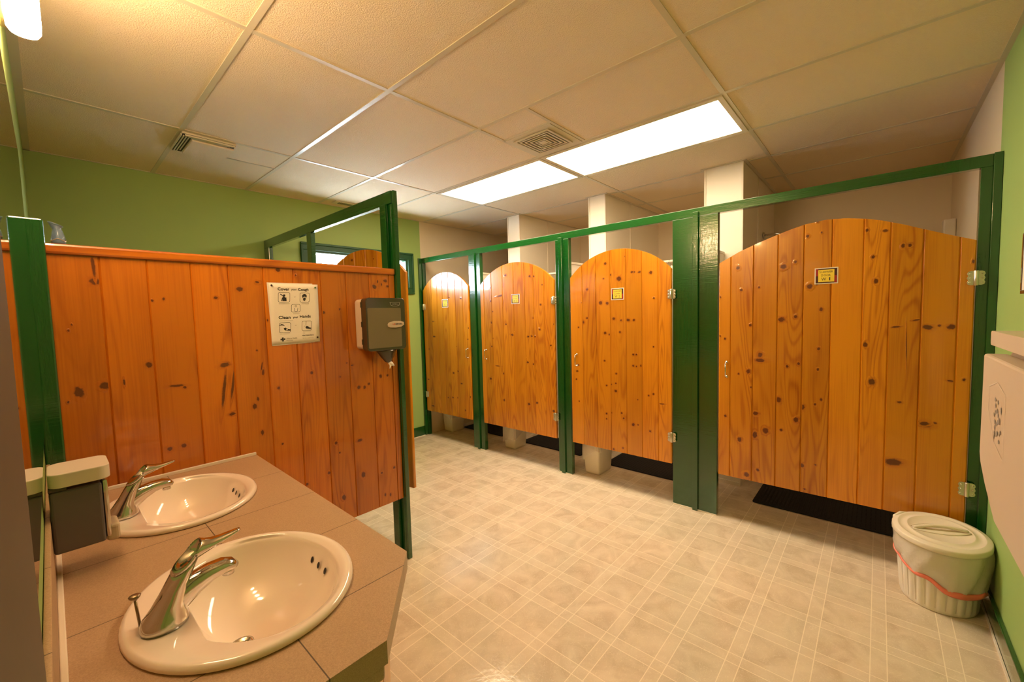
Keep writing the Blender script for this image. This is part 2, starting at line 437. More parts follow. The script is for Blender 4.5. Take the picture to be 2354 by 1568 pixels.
# knots seen in the boards: (across, height, half width, half height) in metres
KN_P=[(0.12,1.585,0.015,0.013),(0.119,1.64,0.005,0.041),(0.056,1.201,0.012,0.02),(0.121,1.215,0.014,0.013),(0.245,1.276,0.01,0.012),(0.269,1.519,0.004,0.005),(0.303,1.526,0.004,0.006),(0.045,1.415,0.003,0.004),(0.054,1.435,0.002,0.004),(0.471,1.533,0.008,0.006),(0.56,1.571,0.013,0.01),(0.629,1.603,0.01,0.007),(0.321,1.185,0.024,0.005),(0.347,1.175,0.006,0.006),(0.286,0.94,0.008,0.008),(0.33,0.942,0.009,0.009),(0.172,1.22,0.003,0.013),(0.029,1.171,0.003,0.005),(0.477,1.141,0.006,0.085),(0.511,1.165,0.005,0.072),(0.501,1.036,0.013,0.007),(0.486,1.25,0.018,0.01),(0.587,1.053,0.009,0.013),(0.602,1.084,0.005,0.009),(0.628,1.604,0.009,0.005),(0.716,1.664,0.01,0.01),(0.792,1.642,0.004,0.005),(0.657,1.434,0.006,0.007),(0.914,1.466,0.008,0.008),(0.998,1.481,0.005,0.007),(1.198,1.602,0.012,0.012),(1.219,1.631,0.004,0.009),(1.242,1.617,0.004,0.009),(1.267,1.637,0.012,0.009),(1.28,1.607,0.009,0.007),(0.61,1.301,0.004,0.004),(0.625,1.226,0.003,0.024),(0.629,1.201,0.005,0.014),(0.841,1.173,0.007,0.008),(0.689,1.12,0.006,0.008),(1.02,1.202,0.004,0.003),(1.049,1.187,0.009,0.004),(0.981,1.134,0.004,0.004),(1.211,1.108,0.008,0.011),(1.254,1.107,0.006,0.007),(1.08,1.065,0.01,0.01),(1.113,1.06,0.008,0.01),(1.138,1.075,0.008,0.007),(0.611,0.93,0.007,0.012),(0.691,0.857,0.005,0.005),(0.942,0.797,0.009,0.008),(1.071,0.779,0.014,0.009),(1.081,0.588,0.012,0.017),(0.898,0.654,0.008,0.008),(1.191,0.563,0.007,0.006),(0.968,0.501,0.01,0.015),(0.789,0.631,0.008,0.008),(1.206,0.432,0.006,0.01),(1.239,0.42,0.006,0.01),(1.27,0.57,0.009,0.008),(0.958,0.742,0.005,0.005)]
KN_W1=[(0.686,1.694,0.011,0.012),(0.666,1.55,0.008,0.008),(0.566,1.561,0.006,0.007),(0.438,1.678,0.017,0.015),(0.378,1.701,0.008,0.01),(0.321,1.843,0.008,0.009),(0.274,1.919,0.006,0.006),(0.255,1.855,0.005,0.006),(0.307,1.55,0.014,0.015),(0.273,1.56,0.006,0.006),(0.446,1.357,0.021,0.015),(0.373,1.373,0.009,0.011),(0.25,1.414,0.009,0.012),(0.029,1.691,0.008,0.01),(0.057,1.837,0.007,0.009),(-0.017,1.823,0.012,0.007),(0.015,1.56,0.01,0.014),(-0.087,1.735,0.007,0.011),(-0.113,1.734,0.007,0.01),(-0.189,1.31,0.02,0.013),(-0.273,1.312,0.017,0.013),(-0.23,1.319,0.007,0.006),(0.612,1.323,0.008,0.009),(0.556,1.135,0.014,0.016),(0.556,1.1,0.028,0.012),(0.622,1.025,0.012,0.014),(0.678,1.005,0.005,0.006),(0.411,1.071,0.008,0.01),(0.354,1.091,0.007,0.009),(0.258,1.184,0.008,0.01),(0.052,1.214,0.01,0.015),(0.26,1.062,0.006,0.008),(0.02,1.01,0.014,0.019),(-0.322,1.051,0.006,0.007),(0.454,0.859,0.015,0.018),(0.605,0.923,0.005,0.006),(0.241,0.885,0.006,0.008),(0.332,0.829,0.013,0.018),(0.27,0.854,0.006,0.007),(0.578,0.755,0.017,0.012),(-0.093,0.911,0.01,0.006),(-0.189,0.81,0.02,0.011),(-0.229,0.819,0.007,0.006),(-0.336,1.628,0.005,0.009),(0.437,0.671,0.008,0.009),(0.756,0.714,0.008,0.009),(0.761,1.234,0.007,0.008),(0.794,1.511,0.007,0.008),(0.793,1.251,0.007,0.007),(-0.069,1.312,0.018,0.005),(-0.277,1.041,0.014,0.005),(-0.148,1.348,0.017,0.004),(-0.112,1.213,0.002,0.086),(0.626,0.34,0.016,0.016),(0.562,0.387,0.01,0.009),(0.328,0.471,0.012,0.013),(0.262,0.489,0.006,0.005),(0.313,0.327,0.006,0.005),(-0.185,0.807,0.032,0.016),(-0.074,0.581,0.038,0.019),(0.581,0.614,0.015,0.023),(0.669,0.569,0.013,0.017),(0.361,0.747,0.013,0.016),(0.521,0.653,0.017,0.02)]
KN_W2=[(1.641,1.818,0.012,0.011),(1.523,1.69,0.021,0.019),(1.597,1.725,0.009,0.008),(1.811,1.623,0.012,0.01),(1.688,1.508,0.017,0.015),(1.627,1.502,0.014,0.013),(1.47,1.855,0.007,0.006),(1.571,1.378,0.013,0.011),(1.509,1.364,0.009,0.008),(1.449,1.365,0.017,0.012),(1.815,1.386,0.01,0.008),(1.859,1.351,0.016,0.014),(1.9,1.309,0.008,0.007),(1.649,1.263,0.013,0.012),(1.612,1.252,0.007,0.007),(1.519,1.272,0.009,0.008),(1.402,1.365,0.01,0.01),(1.244,1.525,0.007,0.007),(1.415,1.731,0.01,0.009),(1.355,1.726,0.013,0.008),(1.396,1.73,0.007,0.007),(1.267,1.715,0.013,0.012),(1.658,1.7,0.008,0.006),(1.862,1.516,0.006,0.005),(1.249,1.164,0.006,0.006),(1.409,1.099,0.009,0.008),(1.384,1.1,0.007,0.007),(1.657,1.037,0.009,0.008),(1.41,1.011,0.009,0.008),(1.384,1.008,0.006,0.007),(1.346,1.015,0.009,0.01),(1.554,0.939,0.009,0.008),(1.641,0.836,0.009,0.008),(1.601,0.849,0.008,0.007),(1.559,0.861,0.007,0.007),(1.56,0.799,0.013,0.011),(1.251,0.808,0.008,0.008),(1.288,0.792,0.007,0.007),(1.375,0.75,0.005,0.005),(1.186,0.741,0.022,0.004),(1.644,0.604,0.009,0.009),(1.602,0.617,0.008,0.007),(1.511,0.626,0.008,0.008),(1.494,0.587,0.009,0.008),(1.645,0.56,0.006,0.006),(1.413,0.549,0.012,0.012),(1.374,0.553,0.006,0.006),(1.278,0.52,0.008,0.008),(1.912,0.988,0.014,0.007),(1.929,0.863,0.008,0.008),(1.92,0.934,0.011,0.008),(1.904,0.675,0.006,0.006),(1.502,0.345,0.007,0.007),(1.583,0.32,0.009,0.008)]
KN_W3=[(2.925,1.707,0.015,0.009),(2.93,1.573,0.012,0.009),(2.914,1.466,0.01,0.007),(2.922,1.355,0.018,0.013),(2.8,1.62,0.047,0.008),(2.722,1.814,0.014,0.01),(2.42,1.781,0.013,0.01),(2.374,1.777,0.012,0.009),(2.299,1.515,0.01,0.008),(2.278,1.693,0.008,0.006),(2.155,1.337,0.008,0.007),(2.385,1.395,0.01,0.008),(2.454,1.222,0.013,0.01),(2.411,1.226,0.01,0.009),(2.373,1.223,0.01,0.008),(2.316,1.289,0.011,0.008),(2.193,1.146,0.01,0.008),(2.466,0.978,0.013,0.01),(2.963,0.781,0.015,0.011),(2.774,0.848,0.014,0.011),(2.772,0.58,0.024,0.011),(2.463,0.579,0.015,0.012),(2.366,0.603,0.013,0.01),(2.174,0.551,0.012,0.01),(2.398,0.965,0.009,0.007),(2.936,1.114,0.01,0.007),(2.92,1.196,0.01,0.007),(2.857,0.919,0.03,0.005),(2.732,1.339,0.012,0.008),(2.654,1.236,0.018,0.009)]
KN_W4=[(3.898,1.376,0.033,0.006),(3.876,1.2,0.027,0.009),(3.578,1.64,0.009,0.006),(3.386,1.621,0.014,0.009),(3.274,1.3,0.011,0.007),(3.294,1.18,0.008,0.006),(3.481,1.097,0.009,0.005),(3.548,0.796,0.015,0.01),(3.472,0.821,0.012,0.008),(3.419,0.687,0.017,0.008),(3.657,0.505,0.009,0.006),(3.573,0.515,0.013,0.008),(3.487,0.521,0.012,0.008),(3.361,0.394,0.017,0.012),(3.943,0.372,0.027,0.009),(3.282,0.554,0.011,0.008),(3.987,1.05,0.014,0.009),(4.01,0.686,0.018,0.006)]

# ================================================================== SETTING
XL, YR, YBK, XB, H, XS, YP = -.035, -.418, 4.1, 4.9, 2.561, 3.0, 2.066
struct(MB().box(XL-.1, XB+.1, YR-.1, YBK+.12, -.1, 0).build('floor', MT['floor']))
ceil = struct(MB().box(XL-.1, XB+.1, YR-.1, YBK+.12, H+.004, H+.1).build('ceiling', MT['ceil']))
GX = [.593, 1.207, 1.82, 2.434, 3.047, 3.66, 4.274, 4.887]
GY = [.637, 1.856, 3.075]
g = MB()
for x in GX[:-1]: g.box(x-.012, x+.012, YR, YBK, H, H+.006, mi=0)
for y in GY: g.box(XL, XB, y-.012, y+.012, H+.0004, H+.006)
g.box(XL, XL+.03, YR, YBK, H+.0008, H+.006); g.box(XL, XB, YR, YR+.022, H+.0008, H+.006); g.box(XL, XB, YBK-.014, YBK, H+.0008, H+.006)
g.box(1.82, 2.434, 1.468, 1.488, H+.0004, H+.006); g.box(2.045, 2.062, 1.488, 1.856, H+.0004, H+.006)
g.box(.875, 1.207, 3.39, 3.402, H+.0004, H+.006)
for y0, y1 in ((.80, 1.086), (1.981, 2.169), (3.068, 3.252)):
    g.box(3.595, XB, y0-.022, y0, H+.0002, H+.006); g.box(3.595, XB, y1, y1+.022, H+.0002, H+.006); g.box(3.595, 3.62, y0, y1, H+.0002, H+.006)
g.build('ceiling_grid', MT['tbar'], ceil)
struct(MB().box(XL-.1, XL, YR-.1, YBK+.12, 0, H+.004).build('wall_left', MT['wgreen']))
HX0, HX1, HZ0, HZ1 = 1.70, 2.815, 1.765, 2.105
w = MB()
w.box(XL, HX0, YBK, YBK+.12, 0, H+.004); w.box(HX1, 3.0, YBK, YBK+.12, 0, H+.004)
w.box(HX0, HX1, YBK, YBK+.12, 0, HZ0); w.box(HX0, HX1, YBK, YBK+.12, HZ1, H+.004)
w.box(3.0, XB, YBK, YBK+.12, 0, H+.004, mi=1)
struct(w.build('wall_back', [MT['wgreen'], MT['wbeige']]))
w = MB(); w.box(XL, 3.07, YR-.1, YR, 0, H+.004); w.box(3.07, XB, YR-.1, YR, 0, H+.004, mi=1)
struct(w.build('wall_right', [MT['wgreen'], MT['wbeige']]))
struct(MB().box(XB, XB+.1, YR-.1, YBK+.12, 0, H+.004).build('wall_far', MT['wbeige']))
for n, (y0, y1) in enumerate(((.80, 1.086), (1.981, 2.169), (3.068, 3.252))):
    d = MB().box(3.625, XB, y0+.004, y1-.004, 0, H+.004)
    o = struct(d.build('wall_divider.%03d' % n if n else 'wall_divider', MT['wwhite']))
    t = MB()
    for yy in (y0, y1-.014): t.box(3.62, 3.634, yy, yy+.014, 0, H, .002)
    for yy, s_ in ((y0-.001, 1), (y1-.005, 1)): t.box(4.15, 4.162, yy, yy+.006, 0, H)
    t.box(3.615, 3.625, y0, y1, 0, .03)
    t.build('edge_trim', MT['caulk'], o)
# baseboards
struct(MB().box(1.36, 2.955, YBK-.016, YBK, 0, .115, .004).build('baseboard_back', MT['green']))
struct(MB().box(.7, 2.99, YR, YR+.016, 0, .10, .004).build('baseboard_right', MT['green']))
struct(MB().box(1.40, 2.955, YBK-.022, YBK-.017, 0, .006).box(.7, 2.98, YR+.017, YR+.024, 0, .006).build('trim_1', MT['caulk']))
# window
wn = struct(MB().build('window_1', MT['green'], loc=(2.256, YBK, 1.70)) if False else bpy.data.objects.new('window_1', None))
COL.objects.link(wn); wn.location = (2.256, YBK, 1.70)
c = MB(); x0, x1, z0, z1 = 1.627, 2.885, 1.70, 2.172
def frame_rect(mb, x0, x1, z0, z1, wd, y0, y1, bev=.004):
    mb.box(x0, x1, y0, y1, z1-wd, z1, bev); mb.box(x0, x1, y0, y1, z0, z0+wd, bev)
    mb.box(x0, x0+wd, y0, y1, z0+wd, z1-wd, bev); mb.box(x1-wd, x1, y0, y1, z0+wd, z1-wd, bev)
frame_rect(c, x0, x1, z0, z1, .022, YBK-.026, YBK+.0)
frame_rect(c, x0+.018, x1-.018, z0+.018, z1-.018, .052, YBK-.016, YBK+.0)
c.build('window_frame', MT['green_satin'], wn)
c = MB(); frame_rect(c, HX0+.001, HX1-.001, HZ0+.001, HZ1-.001, .022, YBK+.002, YBK+.09, .003); c.build('window_sash', MT['green_satin'], wn)
c = MB()
for k in range(9): c.box(HX0+.023, HX1-.023, YBK+.094, YBK+.097, HZ0+.03+k*.036, HZ0+.034+k*.036)
c.build('blind_slat', MT['white_pl'], wn)
MB().box(HX0+.02, HX1-.02, YBK+.07, YBK+.074, HZ0+.02, HZ1-.02).build('window_pane', MT['glassy'], wn)

# ================================================================== CEILING FITTINGS
for k, (y0, y1, lb) in enumerate(((.675, 1.83, 'long glowing ceiling light panel nearest the big shower door, beside the square air vent'),
                                  (1.895, 3.035, 'glowing ceiling light panel farther away, nearer the window wall'))):
    t = thing('ceiling_light', lb, 'ceiling light', (2.741, (y0+y1)/2, H-.006), 'ceiling light panels')
    f_ = MB(); f_.box(2.447, 3.035, y0-.03, y0, H-.006, H+.003, .001); f_.box(2.447, 3.035, y1, y1+.03, H-.006, H+.003, .001)
    f_.box(2.447, 2.479, y0, y1, H-.006, H+.003, .001); f_.box(3.003, 3.035, y0, y1, H-.006, H+.003, .001)
    f_.build('light_frame', MT['tbar'], t)
    MB().box(2.479, 3.003, y0, y1, H-.003, H+.003).build('diffuser', MT['ceil_light'], t)
t = thing('ceiling_vent', 'square ceiling vent with nested square louvres beside the light panels', 'vent', (2.237, 1.67, H-.008))
MB().box(2.062, 2.42, 1.49, 1.845, H-.002, H+.003).build('vent_plate', MT['tbar'], t)
MB().box(2.105, 2.37, 1.537, 1.803, H-.0035, H-.002).build('dark_opening', MT['dark'], t)
for k in range(5):
    r = .138 - .024*k; m_ = MB(); ww = .0105 if k else .014
    frame_rect_ = lambda mb, r, ww: (mb.box(2.237-r, 2.237+r, 1.67+r-ww, 1.67+r, H-.010, H-.0036), mb.box(2.237-r, 2.237+r, 1.67-r, 1.67-r+ww, H-.010, H-.0036),
                                     mb.box(2.237-r, 2.237-r+ww, 1.67-r+ww, 1.67+r-ww, H-.010, H-.0036), mb.box(2.237+r-ww, 2.237+r, 1.67-r+ww, 1.67+r-ww, H-.010, H-.0036))
    frame_rect_(m_, r, ww); m_.build('louvre', MT['tbar'], t)
MB().box(2.212, 2.262, 1.645, 1.695, H-.010, H-.0036).build('centre_plate', MT['tbar'], t)
t = thing('exhaust_grille', 'plastic exhaust fan grille with a flat centre plate and edge slots, near the back wall', 'vent', (.727, 3.25, H-.02))
MB().box(.598, .872, 3.092, 3.43, H-.012, H+.003, .003).build('grille_housing', MT['tbar'], t)
m_ = MB()
for k in range(4):
    m_.box(.612+.012*k, .868-.012*k, 3.090+.014*k, 3.096+.014*k, H-.022+.002*k, H-.011)
    m_.box(.592+.014*k, .598+.014*k, 3.10+.012*k, 3.43-.012*k, H-.022+.002*k, H-.011)
m_.build('slat', MT['tbar'], t)
m_ = MB().box(.6, .87, 3.088, 3.145, H-.0135, H-.0122).box(.594, .65, 3.10, 3.42, H-.0136, H-.0123); m_.build('dark_slot', MT['dark'], t)
MB().box(.655, .875, 3.15, 3.425, H-.024, H-.012, .003).build('centre_plate', MT['ceil'], t)
t = thing('air_register', 'small white slotted register in the ceiling by the window wall', 'vent', (2.04, 3.945, H-.006))
MB().box(1.9, 2.2, 3.89, 3.985, H-.006, H+.003, .002).build('register_plate', MT['white_pl'], t)
m_ = MB()
for k in range(16): m_.box(1.945+.014*k, 1.951+.014*k, 3.91, 3.965, H-.0075, H-.0058)
m_.build('slot', MT['dark'], t)

# ================================================================== SHOWER FRONT
t = thing('shower_stall_frame', 'glossy dark green painted wooden frame around the four pine shower doors', 'frame', (3.03, 1.84, 0))
MB().box(3.0, 3.045, YR+.001, YBK-.001, 2.070, 2.127, .002).build('top_rail', MT['green'], t)
def post(y0, y1, name='post', x0=3.0, x1=3.045, z1=2.0695): MB().box(x0, x1, y0, y1, .001, z1, .0015).build(name, MT['green'], t)
post(4.066, YBK-.001); post(3.187, 3.262); post(3.093, 3.158); post(2.098, 2.136); post(2.0, 2.062); post(.968, 1.112); post(.812, .934)
post(YR+.001, -.349)
post(3.158, 3.187, 'batten', 2.984, 3.045, 2.085); post(2.062, 2.098, 'batten', 2.984, 3.045, 2.085); post(.934, .968, 'batten', 2.98, 3.045, 2.098)
post(4.079, YBK-.0012, 'batten', 2.957, 2.9995, 2.126)
post(YR+.0015, YR+.03, 'batten', 2.985, 3.0, 2.127)
for y0, y1 in ((3.09, 3.265), (1.997, 2.139), (.81, 1.115)): MB().box(2.992, 3.0, y0, y1, 0, .006).build('caulk_line', MT['caulk'], t)


def arc_top(c0, hw, zs, zp):
    r = (hw*hw + (zp-zs)**2)/(2*(zp-zs))
    return lambda a: zp - r + math.sqrt(max(r*r - min(abs(a-c0), hw)**2, 0))
def poly_top(P):
    P = sorted(P)
    def f_(a):
        if a <= P[0][0]: return P[0][1]
        for (xa, ya), (xb, yb) in zip(P, P[1:]):
            if a <= xb: return ya + (yb-ya)*(a-xa)/(xb-xa)
        return P[-1][1]
    return f_
W1P = [(.80, 1.733), (.679, 1.796), (.581, 1.835), (.488, 1.868), (.41, 1.893), (.336, 1.913), (.234, 1.924), (.147, 1.917), (.064, 1.900), (-.006, 1.878), (-.091, 1.843), (-.169, 1.806), (-.264, 1.763), (-.345, 1.729)]
def hinge(parent, y, z, fr_side, xf, hy=.034, k='hinge'):
    """chrome double wing hinge: centre (y,z), plates both sides"""
    def wing(s_):
        P = []
        for yy, zz in ((.006, -.034), (.018, -.034), (.027, -.030), (.030, -.020), (.026, -.011), (.030, 0), (.026, .011), (.030, .020), (.027, .030), (.018, .034), (.006, .034)):
            P.append((y + s_*yy, z + zz))
        return P
    m_ = MB()
    m_.prism(wing(1), XF(xf), .0008, .004, bev=.0006); m_.prism(wing(-1), XF(xf), .0008, .004, bev=.0006)
    m_.lathe([(.0075, -.036), (.0085, -.034), (.0085, .034), (.0075, .036)], (xf-.009, y, z), 14)
    o = m_.build(k, MT['nickel'], parent)
    s2 = MB()
    for s_ in (1, -1):
        for zz in (-.021, 0., .021): s2.lathe([(.0034, -.0062), (.0040, -.0046), (.0040, -.004)], (xf, y+s_*.0205, z+zz), 8, ax='x')
    s2.build('screw', MT['chrome'], o)
def u_handle(parent, y, z0, z1, xf, out=.03):
    m_ = MB().tube([(xf-.001, y, z0), (xf-out*.7, y, z0), (xf-out, y, z0+.008), (xf-out, y, z1-.008), (xf-out*.7, y, z1), (xf-.001, y, z1)], .0042, 10)
    for z in (z0, z1): m_.lathe([(.008, -.003), (.007, -.0005)], (xf, y, z), 12, ax='x')
    m_.build('handle', MT['chrome'], parent)
def door_sign(yc, zc, num, label, w=.108, h=.092, xf=2.9855):
    fr = lambda u, v, d: (xf - .0005 - d, yc - u, zc + v)
    t = thing('door_sign', label, 'sign', (xf, yc, zc-h/2), 'shower door signs')
    MB().prism([(-w/2, -h/2), (w/2, -h/2), (w/2, h/2), (-w/2, h/2)], fr, 0, .0015).build('sign_card', MT['paper'], t)
    m_ = MB(); a, b = w/2-.005, h/2-.005; c_, d_ = w/2-.017, h/2-.011
    flat(m_, [(-a, -b), (a, -b), (a, b), (-a, b)], fr, .0018, 0)
    flat(m_, [(-a, 0), (-c_, 0), (-c_, b-.0), (-a, b)], fr, .0021, 1); flat(m_, [(c_, -b), (a, -b), (a, 0), (c_, 0)], fr, .0021, 1)
    flat(m_, [(-c_, -d_), (c_, -d_), (c_, d_), (-c_, d_)], fr, .0024, 2)
    o = m_.build('printed_border', [MT['maroon'], MT['red'], MT['yellow']], t)
    m_ = MB()
    put_text(m_, 'S', fr, -.029, .023, .006, .0135, .0027); put_text(m_, 'HOWER', fr, .0045, .022, .052, .0105, .0027)
    put_text(m_, 'D', fr, -.0185, .004, .0075, .0135, .0027); put_text(m_, 'OOR', fr, .0045, .003, .031, .0105, .0027)
    put_text(m_, 'W', fr, -.011, -.0185, .023, .018, .0027); put_text(m_, num, fr, .016, -.0185, .005 if num == '1' else .010, .018, .0027)
    m_.build('lettering', MT['ink'], t)
def shower_door(label, y1, y0, top, cuts, kn, hinge_y, handle_y, zb=.305):
    t = thing('shower_door', label, 'door', (2.995, (y0+y1)/2, zb), 'pine shower doors')
    p = MB(); planks(p, XF(2.985), cuts, zb, top, .021, kn); p.build('door_panel', MT['pine'], t)
    hinge(t, hinge_y, 1.548, 1, 2.985); hinge(t, hinge_y, .503, 1, 2.985)
    u_handle(t, handle_y, .981, 1.078, 2.985)
    return t
shower_door('widest pine shower door with a lopsided arched top, nearest the camera, sign W 1', .799, -.345, poly_top(W1P),
    [.799, .728, .598, .467, .337, .206, .069, -.039, -.163, -.291, -.345], KN_W1, -.347, .750)
shower_door('round-topped pine shower door bearing sign W 2', 1.98, 1.116, arc_top(1.545, .435, 1.724, 1.921),
    [1.98, 1.86, 1.73, 1.603, 1.467, 1.339, 1.214, 1.116], KN_W2, 1.1135, 1.921)
shower_door('round-topped pine shower door bearing sign W 3', 3.085, 2.150, arc_top(2.62, .468, 1.732, 1.929),
    [3.085, 3.03, 2.921, 2.77, 2.626, 2.488, 2.383, 2.261, 2.150], KN_W3, 2.150, 3.015)
shower_door('farthest pine shower door, washed by window glare, beside the green back wall', 4.062, 3.266, arc_top(3.66, .40, 1.738, 1.925),
    [4.062, 3.99, 3.90, 3.797, 3.70, 3.595, 3.483, 3.361, 3.266], KN_W4, 4.047, 3.297)
door_sign(.230, 1.606, '1', 'yellow door sign reading W 1 on the widest pine door')
door_sign(1.537, 1.571, '2', 'yellow door sign reading W 2 on the second pine door')
door_sign(2.601, 1.580, '3', 'yellow door sign reading W 3 on the third pine door')
door_sign(3.654, 1.578, '4', 'small glare-bleached sign on the farthest pine shower door')

# ---------------- inside the shower stalls
for k, (yy, lb) in enumerate(((.945, 'white privacy panel peeking out right of the wide green post, beside the widest door'),
                        (2.066, 'white privacy panel glimpsed over the left shoulder of the door marked W 2'),
                        (3.16, 'farthest white privacy panel, in shade beside the post nearest the green wall'))):
    t = thing('cubicle_panel', lb, 'panel', (3.33, yy, .32), 'white panels between the shower cubicles')
    MB().box(3.047, 3.615, yy-.012, yy+.012, .32, 1.865, .002).build('panel_board', MT['wwhite'], t)
    MB().box(3.047, 3.615, yy-.018, yy+.018, 1.865, 1.885, .003).build('panel_cap', MT['caulk'], t)
for k, (y0, y1, lb, lc) in enumerate(((1.086, 1.981, 'white curtain rod with a ring showing, just left of the widest green post', 'white shower curtain edge glimpsed beside the upper hinge near the widest green post'),
                                (2.169, 3.068, 'white curtain rod farther back, over the third shower door from the right', 'white shower curtain edge glimpsed over the third shower door from the right'))):
    t = thing('curtain_rod', lb, 'curtain rod', (3.665, (y0+y1)/2, 1.85), 'shower curtain rods')
    MB().tube([(3.665, y0+.006, 1.862), (3.665, y1-.006, 1.862)], .0125, 14).build('rod', MT['white_pl'], t)
    for yy, s_ in ((y0, 1), (y1, -1)): MB().lathe([(.028, 0), (.028, .008*s_), (.018, .014*s_)], (3.665, yy, 1.862), 18, ax='y').build('end_flange', MT['white_pl'], t)
    c_ = thing('shower_curtain', lc, 'curtain', (3.665, y0+.15, .12), 'shower curtains')
    m_ = MB(); nn = 90; V = []; Fq = []
    for j in range(nn+1):
        a = j/nn; yy = y0+.02 + .30*a; xx = 3.665 + .028*math.sin(a*2*PI*8)
        for z in (.12, .9, 1.5, 1.826): V.append((xx + .006*math.sin(z*9+a*30), yy, z - (.006*abs(math.sin(a*PI*8)) if z > 1.8 else 0)))
    for j in range(nn):
        for q in range(3): Fq.append((j*4+q, (j+1)*4+q, (j+1)*4+q+1, j*4+q+1))
    m_.add(V, Fq, 0, True); o = m_.build('curtain_cloth', MT['curtain'], c_)
    md = o.modifiers.new('thickness', 'SOLIDIFY'); md.thickness = .0015
    for j in range(7):
        yy = y0+.04+.043*j
        MB().tube([(3.665+.024*math.cos(q*PI/8), yy+.004*math.sin(q), 1.852+.026*math.sin(q*PI/8)) for q in range(17)], .0016, 6).build('curtain_ring', MT['chrome'], c_)
t = thing('shower_pipe', 'chrome shower pipe sticking out of the wall above the widest pine door', 'shower pipe', (4.37, .80, 2.09))
MB().lathe([(.030, 0), (.028, -.008), (.012, -.014)], (4.37, .80, 2.09), 20, ax='y').build('wall_flange', MT['chrome'], t)
MB().tube([(4.37, .795, 2.09), (4.37, .70, 2.09), (4.37, .665, 2.08), (4.37, .63, 2.05), (4.37, .61, 2.02)], .009, 12).build('arm_pipe', MT['chrome'], t)
MB().lathe([(.011, .02), (.016, 0), (.030, -.035), (.030, -.042)], (4.37, .605, 2.01), 20).build('shower_head', MT['chrome'], t)
t = thing('wall_dispenser', 'small white box on the shower wall above the right of the widest door', 'dispenser', (4.58, YR, 1.86))
MB().box(4.52, 4.64, YR+.001, YR+.07, 1.86, 2.06, .01, seg=3).build('dispenser_body', MT['white_pl'], t)
MB().box(4.545, 4.615, YR+.071, YR+.082, 1.875, 1.92, .004).build('push_button', MT['cream_pl'], t)

def mat_obj(label, y0, y1, x0=3.385, x1=3.60):
    t = thing('rubber_mat', label, 'mat', ((x0+x1)/2, (y0+y1)/2, 0), 'black rubber mats under the shower doors')
    MB().prism(rrect(x0, x1, y0, y1, .02), ZT(0), .0005, .010, bev=.003).build('mat_base', MT['black'], t)
    m_ = MB(); nx = int((x1-x0-.04)/.024); ny = int((y1-y0-.04)/.024)
    for i in range(nx):
        for j in range(ny):
            cx = x0+.028+i*.024; cy = y0+.028+j*.024
            m_.add([(cx-.006, cy-.006, .0101), (cx+.006, cy-.006, .0101), (cx+.006, cy+.006, .0101), (cx-.006, cy+.006, .0101), (cx, cy, .0125)], [(0, 1, 4), (1, 2, 4), (2, 3, 4), (3, 0, 4)], 0)
    m_.build('raised_studs', MT['black'], t)
mat_obj('black studded rubber mat under the widest shower door, behind the white bin', -.38, .670, 3.372, 3.80)
mat_obj('black rubber mat just left of the widest green post', 1.12, 1.905, 3.405, 3.80)
mat_obj('black rubber mat between the draped white bin and the narrow green post', 2.20, 2.975, 3.45, 3.80)
mat_obj('black rubber mat in deep shadow, farthest from the camera', 3.28, 3.96, 3.465, 3.80)

def small_bin(label, cx, cy, hx, hy, flap, seed, ht=.30):
    t = thing('waste_bin', label, 'bin', (cx, cy, 0), 'small lined bins inside the shower cubicles')
    rnd = random.Random(seed)
    def ring(s_, z, r=.02): return [(cx+(x*s_), cy+(y*s_), z) for x, y in rrect(-hx, hx, -hy, hy, r, 4)]
    R_ = [ring(.80, .001), ring(.84, .02), ring(.98, ht-.02), ring(1.03, ht-.015), ring(1.03, ht), ring(.97, ht), ring(.80, .02)]
    n = len(R_[0]); V = [p for r in R_ for p in r]; Fq = [(i*n+j, i*n+(j+1) % n, (i+1)*n+(j+1) % n, (i+1)*n+j) for i in range(len(R_)-1) for j in range(n)]
    Fq.append(tuple(range(n))[::-1]); Fq.append(tuple((len(R_)-1)*n+j for j in range(n)))
    MB().add(V, Fq, 0, True).build('bin_body', MT['bin'], t)
    V = []; Fq = []; nn = 48; P = rrect(-hx, hx, -hy, hy, .03, 11); nn = len(P)
    rows = 6
    for j, (x, y) in enumerate(P):
        an = math.atan2(y, x); drop = .10 + .03*math.sin(3*an+seed) + rnd.uniform(-.008, .008)
        for fx, fw, fd in flap: drop += fd*math.exp(-(((an-fx+PI) % (2*PI)-PI)/fw)**2)
        drop = min(drop, ht-.012)
        for r in range(rows):
            q = r/(rows-1); s_ = 1.05 + .05*q + .03*q*math.sin(j*1.3+seed) - .06*q*q*(drop > .16)
            V.append((cx+x*s_, cy+y*s_, ht+.004-drop*q))
    for j in range(nn):
        for r in range(rows-1): Fq.append((j*rows+r, ((j+1) % nn)*rows+r, ((j+1) % nn)*rows+r+1, j*rows+r+1))
    o = MB(); o.add(V, Fq, 0, True); o.build('bin_liner', MT['bag'], t)
small_bin('small white lined bin peeking out below the left of door W 2', 3.235, 1.872, .135, .085, [(2.6, .5, .07)], 1)
small_bin('small bin with a white bag draped to the floor below door W 3', 3.30, 2.925, .115, .085, [(2.6, .45, .15), (-2.6, .5, .08)], 2)
small_bin('small whitish bin in shadow below the farthest shower door', 3.33, 3.985, .115, .09, [(0, .6, .03)], 3)

